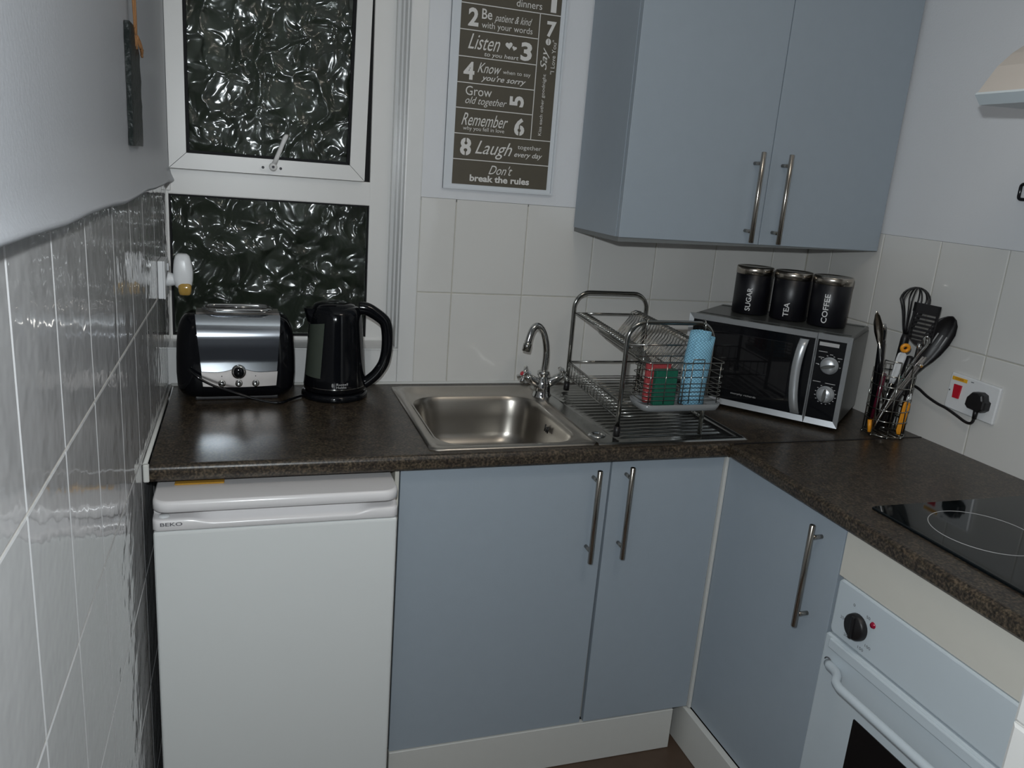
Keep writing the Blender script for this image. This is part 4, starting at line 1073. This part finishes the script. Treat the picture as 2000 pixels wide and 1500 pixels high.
# stencil breaks and hearts
for (x, z0, z1) in ((0.7665, 1.5470, 1.5600), (0.7665, 1.5830, 1.5955), (0.9160, 1.6110, 1.6400)):
    MB().box(x - 0.0016, x + 0.0016, YS - 0.0004, YS + 0.0002, z0, z1).build('stencil_break', 'print_brown', ps)
def heart(cx, cz, s_, rot):
    P = []
    for k in range(28):
        t = 2 * PI * k / 28; x = 16 * math.sin(t) ** 3; y = 13 * math.cos(t) - 5 * math.cos(2 * t) - 2 * math.cos(3 * t) - math.cos(4 * t)
        P.append((cx + s_ * (x * math.cos(rot) - y * math.sin(rot)) / 32, cz + s_ * (x * math.sin(rot) + y * math.cos(rot)) / 32))
    return MB().prism(P, YS, -0.0044, 'y')
heart(0.870, 1.8400, 0.020, 0.15).build('heart', 'print_white', ps); heart(0.8855, 1.8345, 0.013, -0.2).build('heart', 'print_white', ps)
MB().prism([(0.9805 + 0.0075 * math.cos(a), 1.8620 + 0.0085 * math.sin(a)) for a in [2 * PI * k / 20 for k in range(20)]], YS, -0.0044, 'y').build('kiss_mark', 'print_white', ps)
MB().box(0.9798, 0.9812, YS - 0.0004, YS, 1.8550, 1.8690).build('kiss_mark_gap', 'print_brown', ps)

# ================================================================== HANGING SLATE (left)
sl_ = thing('slate_plaque', (0.018, -0.62, 1.5), 'narrow dark slate plaque hanging by orange raffia on the left wall', 'plaque')
rings = []
random.seed(3)
for k in range(15):
    t = k / 14; z = 1.506 + t * 0.198
    j = lambda a=0.0015: random.uniform(-a, a)
    yn = -0.655 + j(0.003); yfar = -0.525 + j(0.004)
    if t > 0.86: yn += (t - 0.86) * 0.03
    if t > 0.80: yfar -= (t - 0.80) * 0.30
    rings.append([(0.0095, yn, z), (0.0170 + j(0.0008), yn - 0.001, z), (0.0185 + j(0.0006), yn + 0.006, z), (0.0185 + j(0.0005), (yn + yfar) / 2, z), (0.018 + j(0.0005), yfar, z), (0.0095, yfar, z)])
MB().loft(rings, smooth=False).build('slate', 'slate', sl_)
rf = MB()
for dx, dy, z0 in ((0.0, 0.0, 1.700), (0.002, 0.006, 1.690), (-0.002, 0.012, 1.672), (0.001, 0.018, 1.668)):
    rf.tube(smooth_path([(0.0195 + dx * 0.5, -0.600 + dy, z0), (0.020 + dx, -0.605 + dy * 0.8, 1.74), (0.018 + dx, -0.61 + dy * 0.5, 1.80), (0.014, -0.61, 1.90)], 4), 0.0016, 5)
rf.tube(smooth_path([(0.020, -0.575, 1.690), (0.023, -0.56, 1.680), (0.024, -0.545, 1.668), (0.0215, -0.530, 1.664), (0.022, -0.520, 1.674)], 4), 0.0026, 6)
rf.tube(smooth_path([(0.021, -0.585, 1.688), (0.024, -0.57, 1.672), (0.022, -0.55, 1.676), (0.023, -0.535, 1.660)], 4), 0.0022, 6)
rf.tube([(0.0085, -0.61, 1.90), (0.02, -0.61, 1.902)], 0.003, 8)
rf.build('raffia_cord', 'raffia', sl_, 'orange raffia cord')

# ================================================================== LEFT SOCKET AND AIR FRESHENER
sk1 = thing('wall_socket', (0.0, -0.145, 1.2075), 'white single wall socket seen edge-on on the left tiles', 'socket')
MB().box(0.0005, 0.0125, -0.189, -0.101, 1.1635, 1.2520, 0.0025).build('back_box', 'white_plastic', sk1)
MB().box(0.0125, 0.0165, -0.190, -0.100, 1.1630, 1.2525, 0.0018).build('face_plate', 'white_plastic', sk1)
MB().box(0.0165, 0.0200, -0.128, -0.112, 1.222, 1.240, 0.001).build('rocker_switch', 'white_plastic', sk1)
af = thing('air_freshener', (0.045, -0.145, 1.20), 'white plug-in air freshener with amber oil bottle in the left socket', 'air freshener')
MB().tube([(0.0170, -0.145, 1.205), (0.024, -0.145, 1.204), (0.034, -0.145, 1.203), (0.046, -0.147, 1.203)], [0.018, 0.0165, 0.013, 0.013], 20).build('plug_body', 'white_plastic', af)
fbm = MB(); rg = []
for z, a, b_, dx in ((1.184, 0.013, 0.012, 0.001), (1.190, 0.018, 0.016, 0.0), (1.205, 0.0215, 0.019, 0.0), (1.225, 0.0220, 0.020, 0.0), (1.240, 0.0205, 0.0185, -0.0005), (1.252, 0.0185, 0.017, -0.001), (1.262, 0.0155, 0.014, -0.001), (1.267, 0.010, 0.009, -0.001)):
    rg.append([(0.0535 + dx + x, -0.152 + y, z) for x, y in rrect(0, 0, a, b_, min(a, b_) * 0.8, 6)])
fbm.loft(rg).build('warmer_head', 'white_plastic', af)
MB().loft([[(0.057 + x, -0.160 + y, z) for x, y in rrect(0, 0, a, a * 0.9, a * 0.6, 5)] for z, a in ((1.170, 0.010), (1.172, 0.0125), (1.180, 0.0145), (1.192, 0.0150), (1.196, 0.0125), (1.199, 0.010))]).build('oil_bottle', 'amber', af, 'amber oil bottle')

# ================================================================== RIGHT WALL SOCKET, PLUG, FLEX
cs = thing('cooker_switch', (W, -0.72, 1.05), 'white cooker control plate with red rocker and orange label', 'switch')
fx_ = W - 0.0005
pm = MB(); rg = []
for x, k in ((fx_, 0), (fx_ - 0.006, 0), (fx_ - 0.0085, 0.003)):
    rg.append([(x, y, z) for y, z in rrect(-0.7245, 1.0515, 0.0745 - k, 0.0475 - k, 0.004, 3)])
pm.loft(rg, smooth=False).xf(Matrix.Translation((0, -0.7245, 1.0515)) @ Matrix.Rotation(0.03, 4, 'X') @ Matrix.Translation((0, 0.7245, -1.0515))).build('face_plate', 'white_plastic', cs)
XF = fx_ - 0.0085
MB().box(XF - 0.0012, XF, -0.7035, -0.6585, 1.0835, 1.0925).build('label_strip', 'yellow', cs, 'orange label strip')
letter('lettering', 'COOKER', (XF - 0.0016, -0.6675, 1.0860), (0, -1, 0), (0, 0, 1), 0.026, 0.0045, 'dark_red', cs)
MB().prism([(-0.6695, 1.0735), (-0.6925, 1.0735), (-0.6895, 1.0385), (-0.6710, 1.0385)], XF - 0.004, XF, 'x').build('rocker_switch', 'red', cs, 'red rocker')
MB().lathe([(0.0001, -0.0005), (0.0022, 0), (0.0022, 0.001)], (XF - 0.0004, -0.6565, 1.0545), 10, 'x').build('screw', 'ink', cs)
MB().box(XF - 0.001, XF, -0.7230, -0.7150, 1.0895, 1.0912).build('neon', 'ink', cs)
pg = thing('mains_plug', (XF - 0.01, -0.752, 1.05), 'black mains plug and flex pushed into the cooker control plate', 'plug')
pp = [(-0.728, 1.056), (-0.741, 1.0725), (-0.760, 1.0755), (-0.772, 1.071), (-0.7765, 1.058), (-0.783, 1.0545), (-0.782, 1.0345), (-0.772, 1.0265), (-0.735, 1.0285), (-0.726, 1.0360)]
rg = []
cy_, cz_ = -0.754, 1.051
for x, k in ((XF - 0.0004, 1.0), (XF - 0.016, 0.99), (XF - 0.021, 0.93), (XF - 0.023, 0.82)):
    rg.append([(x, cy_ + (y - cy_) * k, cz_ + (z - cz_) * k) for y, z in pp])
MB().loft(rg, smooth=False).build('plug_body', 'black_matt', pg)
MB().tube([(XF - 0.010, -0.7545, 1.030), (XF - 0.010, -0.7545, 1.006)], [0.0066, 0.0052], 12).build('cord_grip', 'black_matt', pg)
fl_ = smooth_path([(XF - 0.010, -0.7545, 1.010), (XF - 0.010, -0.7520, 0.997), (XF - 0.008, -0.742, 0.990), (XF - 0.006, -0.725, 0.990), (XF - 0.006, -0.700, 0.997), (XF - 0.006, -0.664, 1.006), (XF - 0.007, -0.635, 1.010), (XF - 0.010, -0.600, 1.020), (XF - 0.012, -0.565, 1.034), (XF - 0.010, -0.52, 1.035), (XF - 0.008, -0.45, 1.02)], 5)
MB().tube(fl_, 0.0036, 8).build('flex', 'black_matt', pg)
# black ring on the wall near the hood
rgm = MB(); rgm.tube([(W - 0.010, y, z) for y, z in rrect(-0.757, 1.560, 0.030, 0.0175, 0.007, 4)], 0.0040, 8, closed=True)
rgm.tube([(W - 0.010, -0.757, 1.5775), (W - 0.002, -0.757, 1.588)], 0.0025, 8)
tag(rgm.build('wall_ring', 'black'), 'small black rounded loop hanging on the right wall under the hood', 'hook')

# ================================================================== UTENSIL HOLDER AND UTENSILS
ux, uy, ur = 1.840, -0.558, 0.052
uh = thing('utensil_holder', (ux, uy, H), 'round chrome wire utensil holder beside the microwave', 'holder')
wm = MB()
zr_ = [0.907, 0.948, 0.978, 1.010, 1.042, 1.072]
for z in zr_:
    wm.tube([(ux + ur * math.cos(2 * PI * k / 36), uy + ur * math.sin(2 * PI * k / 36), z) for k in range(36)], 0.0017, 6, closed=True)
for k in range(8):
    a = 2 * PI * k / 8 + 0.25
    zt2 = 1.112 if k in (4, 5) else 1.085
    wm.tube([(ux + ur * math.cos(a), uy + ur * math.sin(a), 0.9035), (ux + (ur + 0.001) * math.cos(a), uy + (ur + 0.001) * math.sin(a), zt2)], 0.0017, 6)
    wm.sphere((ux + ur * 1.02 * math.cos(a), uy + ur * 1.02 * math.sin(a), 0.9055), 0.0035, 8)
wm.tube([(ux + (ur + 0.001) * math.cos(a), uy + (ur + 0.001) * math.sin(a), 1.112) for a in [2 * PI * 4 / 8 + 0.25 + q * (PI / 4) / 6 for q in range(7)]], 0.0017, 6)
wm.tube([(ux + (ur + 0.001) * math.cos(a), uy + (ur + 0.001) * math.sin(a), z) for a, z in ((4.40, 1.075), (4.42, 1.105), (4.62, 1.112), (4.82, 1.105), (4.84, 1.075))], 0.0017, 6)
for k in range(5):
    d = -ur + 2 * ur * (k + 0.5) / 5; h_ = math.sqrt(ur * ur - d * d)
    wm.tube([(ux + d, uy - h_, 0.9075), (ux + d, uy + h_, 0.9075)], 0.0013, 5)
wm.build('wire_cage', 'chrome_dark', uh)

def frame_axes(b, t, roll=0.0, face=Vector((-0.55, -0.8, 0.2))):
    b = Vector(b); t = Vector(t); d = (t - b).normalized()
    n_ = (face - d * face.dot(d)).normalized(); s_ = d.cross(n_).normalized()
    return b, d, s_, n_
def blade(mb, b, d, s_, n_, outline, th=0.0015, curve=0.0, holes=None):
    """outline: list of (along, half-width, lift)"""
    rings = []
    for (l, hw, lf) in outline:
        c = b + d * l + n_ * lf
        rings.append([tuple(c - s_ * hw), tuple(c - s_ * hw * 0.5 - n_ * curve * hw), tuple(c - n_ * curve * hw * 1.3), tuple(c + s_ * hw * 0.5 - n_ * curve * hw), tuple(c + s_ * hw),
                      tuple(c + s_ * hw - n_ * th), tuple(c + s_ * hw * 0.5 - n_ * (curve * hw + th)), tuple(c - n_ * (curve * hw * 1.3 + th)), tuple(c - s_ * hw * 0.5 - n_ * (curve * hw + th)), tuple(c - s_ * hw - n_ * th)])
    mb.loft(rings)
# slotted spoon, leaning right against the wall
b, d, s_, n_ = frame_axes((1.8224, -0.5525, 0.915), (1.910, -0.6399, 1.2433))
ss = thing('slotted_spoon', tuple(b), 'large black nylon slotted spoon leaning furthest right in the holder', 'spoon')
L = (Vector((1.910, -0.6399, 1.2433)) - b).length
mb = MB().tube([b, b + d * (L - 0.15)], [0.0055, 0.006], 10); mb.build('handle', 'black_matt', ss)
mb = MB(); blade(mb, b, d, s_, n_, [(L - 0.165, 0.006, 0.002), (L - 0.145, 0.012, 0), (L - 0.125, 0.021, -0.002), (L - 0.10, 0.0285, -0.004), (L - 0.07, 0.0325, -0.005), (L - 0.04, 0.031, -0.005), (L - 0.018, 0.023, -0.003), (L - 0.005, 0.012, 0), (L, 0.002, 0.001)], 0.002, 0.35)
mb.build('bowl', 'black_matt', ss)
sm_ = MB()
for q in (-0.006, 0.006, 0.017):
    c = b + d * (L - 0.070) + s_ * q + n_ * (-0.0045 - 0.0055 + abs(q) * 0.1)
    sm_.tube([c - d * 0.016, c + d * 0.016], 0.0019, 6)
sm_.build('slot', 'letter_grey', ss, 'long slots showing the wall')
# slotted turner
tipT = Vector((1.8390, -0.6265, 1.2695)); b, d, s_, n_ = frame_axes((1.8832, -0.5674, 0.915), tipT, face=Vector((-0.82, -0.57, 0.05)))
st_ = thing('slotted_turner', tuple(b), 'black slotted turner standing in front of the whisk', 'turner'); L = (tipT - b).length
MB().tube([b, b + d * (L - 0.12)], [0.0065, 0.006], 10).build('handle', 'black_matt', st_)
MB().tube([b + d * (L - 0.13), b + d * (L - 0.105) + n_ * 0.001], [0.0045, 0.007], 10).build('steel_neck', 'chrome', st_, 'bright steel neck')
mb = MB()
def bar_(l0, l1, s0, s1, s2, s3):
    """quad strip from along l0..l1, side s0..s1 at l0 and s2..s3 at l1"""
    P = [b + d * l0 + s_ * s0, b + d * l0 + s_ * s1, b + d * l1 + s_ * s3, b + d * l1 + s_ * s2]
    mb.add([tuple(p_) for p_ in P] + [tuple(p_ - n_ * 0.002) for p_ in P], [(0, 1, 2, 3), (7, 6, 5, 4), (0, 4, 5, 1), (1, 5, 6, 2), (2, 6, 7, 3), (3, 7, 4, 0)])
L0 = L - 0.112
bar_(L0, L0 + 0.012, -0.012, 0.012, -0.028, 0.026)
bar_(L0 + 0.012, L, -0.031, -0.023, -0.036, -0.029); bar_(L0 + 0.012, L, 0.019, 0.026, 0.021, 0.028)
bar_(L - 0.024, L, -0.036, 0.028, -0.036, 0.028)
for k in range(7):
    l = L0 + 0.016 + k * 0.0115; sh = 0.006
    bar_(l, l + 0.0062, -0.030, 0.0, -0.030, 0.0); bar_(l, l + 0.0062, 0.0, 0.024, 0.0, 0.024)
mb.build('slotted_blade', 'black_matt', st_)
# whisk
tipW = Vector((1.872, -0.548, 1.302)); b, d, s_, n_ = frame_axes((1.8618, -0.5281, 0.915), tipW, face=Vector((-0.5, -0.85, 0)))
wk = thing('whisk', tuple(b), 'black balloon whisk rising highest from the holder', 'whisk'); L = (tipW - b).length
MB().tube([b, b + d * (L - 0.14), b + d * (L - 0.125)], [0.009, 0.011, 0.009], 12).build('handle', 'black_matt', wk)
wires = MB()
for k in range(5):
    a = PI * k / 5 + 0.15; ax = s_ * math.cos(a) + n_ * math.sin(a)
    P = []
    for q in range(21):
        t = -1 + 2 * q / 20; ang = t * PI * 0.5
        rad = 0.036 * math.sin(PI * (1 - abs(t)) ** 0.75 * 0.5 + (0 if abs(t) < 1 else 0)) if False else None
        u = 1 - abs(t); along = (L - 0.13) + 0.13 * (1 - (abs(t)) ** 2.2) ; wdt = 0.036 * math.sin(PI * min(1, abs(t) * 1.0)) ** 0.75 if abs(t) < 1 else 0.0
        wdt = 0.036 * (math.sin(PI * abs(t)) ** 0.8) if 0 < abs(t) < 1 else 0.004 * (1 if abs(t) >= 1 else 0)
        sgn = 1 if t > 0 else -1
        P.append(b + d * along + ax * sgn * wdt)
    # nicer balloon: half-ellipse top, taper to the handle
    P = []
    for q in range(25):
        t = q / 24 * 2 - 1; s1 = abs(t)
        if s1 < 0.5: ang = s1 / 0.5 * PI / 2; rr_ = 0.036 * math.sin(ang); al = L - 0.036 + 0.036 * math.cos(ang)
        else: v_ = (s1 - 0.5) / 0.5; rr_ = 0.036 * (1 - v_) ** 0.9 * (1 - 0.15 * math.sin(PI * v_)) + 0.005 * v_; al = L - 0.036 - v_ * 0.092
        P.append(b + d * al + ax * rr_ * (1 if t >= 0 else -1))
    wires.tube(P, 0.0021, 6)
wires.build('wires', 'black_matt', wk)
# serving spoon, steel, leftmost
tip = Vector((1.7483, -0.5515, 1.2374)); b, d, s_, n_ = frame_axes((1.8625, -0.5434, 0.915), tip, face=Vector((-0.95, -0.30, 0)))
sp_ = thing('serving_spoon', tuple(b), 'steel serving spoon seen edge-on, leftmost in the holder', 'spoon'); L = (tip - b).length
MB().tube([b, b + d * (L - 0.09)], [0.004, 0.0035], 8).build('handle', 'chrome', sp_)
mb = MB(); blade(mb, b, d, s_, n_, [(L - 0.10, 0.004, 0), (L - 0.085, 0.008, 0), (L - 0.06, 0.0125, 0), (L - 0.035, 0.0125, 0), (L - 0.012, 0.007, 0), (L, 0.0015, 0.001)], 0.0015, 0.6); mb.build('bowl', 'steel', sp_)
# two black handles
def stick(nm, b0, b1, r0, r1, mt, lab, cat, extra=None):
    t = thing(nm, b0, lab, cat)
    v0, v1 = Vector(b0), Vector(b1); dd_ = (v1 - v0).normalized()
    MB().tube([v0, v1 - dd_ * 0.002, v1], [r0, r1, r1 * 0.6], 10).build('handle', mt, t)
    return t, v0, v1, dd_
t, v0, v1, dd_ = stick('kitchen_knife', (1.8566, -0.5146, 0.915), (1.7608, -0.581, 1.1672), 0.003, 0.0038, 'black_matt', 'thin black-handled knife slanting out to the left of the holder', 'knife')
t, v0, v1, dd_ = stick('ladle', (1.832, -0.5174, 0.915), (1.7941, -0.5359, 1.190), 0.007, 0.0085, 'black', 'thick glossy black handle with chrome end between spoon and whisk', 'ladle')
MB().tube([v1 - dd_ * 0.004, v1 + dd_ * 0.012], [0.0085, 0.006], 12).build('end_cap', 'chrome', t, 'chrome end cap')
t, v0, v1, dd_ = stick('spatula', (1.8764, -0.5375, 0.915), (1.8549, -0.5855, 1.125), 0.0075, 0.010, 'black_matt', 'broad black handle leaning right in front of the turner', 'spatula')
MB().tube([v0 + dd_ * 0.150, v0 + dd_ * 0.156], [0.0098, 0.0098], 12).build('band', 'teal', t, 'teal band')
# white peeler with orange ring
b, d, s_, n_ = frame_axes((1.8299, -0.5374, 0.915), (1.8242, -0.5918, 1.1459), face=Vector((-0.4, -0.9, 0.1)))
pe = thing('peeler', tuple(b), 'white-handled peeler with an orange ring at its tip', 'peeler'); L = 0.229
mb = MB(); blade(mb, b, d, s_, n_, [(0.135, 0.006, 0), (0.155, 0.008, 0.001), (0.185, 0.010, 0.001), (0.210, 0.0115, 0), (0.222, 0.0105, 0), (0.226, 0.006, 0)], 0.005, 0.2); mb.build('handle', 'white_plastic', pe)
MB().tube([b, b + d * 0.137], [0.002, 0.0028], 8).build('shank', 'chrome_dark', pe)
c = b + d * (L + 0.012)
MB().tube([c + (s_ * math.cos(2 * PI * k / 24) + d * math.sin(2 * PI * k / 24)) * 0.0085 for k in range(24)], 0.0048, 8, closed=True).build('ring', 'orange', pe, 'orange ring')
# steel tongs
tg = thing('tongs', (1.815, -0.600, 0.92), 'steel tongs leaning right, bright hinge above the rim', 'tongs')
for o_ in (0.0, 0.010):
    b, d, s_, n_ = frame_axes((1.7998 + o_ * 0.5, -0.5495, 0.915), (1.8650 + o_, -0.6160, 1.1298), face=Vector((-0.3, -0.95, 0)))
    L = 0.236; mb = MB(); blade(mb, b, d, s_, n_, [(0, 0.003, 0), (0.08, 0.0035, 0), (0.16, 0.0042, 0.001), (0.205, 0.0045, 0.0), (L, 0.003, -0.001)], 0.0012, 0.3); mb.build('arm', 'steel_bright', tg)
MB().tube([(1.862, -0.620, 1.108), (1.862, -0.608, 1.108)], 0.005, 12).build('hinge_pin', 'chrome', tg)
# fork handle with bright curved tip
fk = thing('serving_fork', (1.83, -0.58, 0.915), 'slim polished steel serving fork curving up beside the turner', 'fork')
MB().tube(smooth_path([(1.800, -0.562, 0.915), (1.831, -0.592, 1.06), (1.838, -0.602, 1.095), (1.848, -0.617, 1.140), (1.857, -0.626, 1.165), (1.855, -0.626, 1.180)], 4), 0.0036, 8).build('stem', 'chrome', fk)
mb = MB(); b, d, s_, n_ = frame_axes((1.855, -0.627, 1.162), (1.850, -0.627, 1.19)); blade(mb, b, d, s_, n_, [(0, 0.005, 0), (0.010, 0.009, 0.001), (0.022, 0.008, 0.002), (0.028, 0.003, 0.002)], 0.001, 0.3); mb.build('tip', 'chrome', fk)
# orange paring knife low in the cage
ok = thing('paring_knife', (1.885, -0.590, 0.915), 'orange-handled paring knife standing low at the right of the cage', 'knife')
b, d, s_, n_ = frame_axes((1.860, -0.594, 0.911), (1.866, -0.597, 1.000), face=Vector((-0.4, -0.9, 0)))
mb = MB(); blade(mb, b, d, s_, n_, [(0, 0.004, 0), (0.010, 0.0075, 0), (0.045, 0.0078, 0), (0.078, 0.0085, 0), (0.088, 0.0075, 0), (0.092, 0.004, 0)], 0.007, 0.2); mb.build('handle', 'orange', ok)
mb = MB(); blade(mb, b, d, s_, n_, [(0.092, 0.005, 0), (0.102, 0.006, 0), (0.110, 0.005, 0), (0.116, 0.002, 0)], 0.002, 0.0); mb.build('collar', 'white_plastic', ok)
ok2 = tag(MB().tube([(1.787, -0.566, 0.912), (1.785, -0.562, 0.945)], [0.005, 0.0055], 10).build('bottle_opener', 'orange'), 'short orange handle low at the left of the cage', 'opener')
mg = tag(MB().tube([(1.8146, -0.5343, 0.915), (1.7990, -0.5660, 1.0731)], [0.005, 0.006], 12).build('scoop', 'maroon'), 'dark maroon handle inside the left side of the cage', 'scoop')
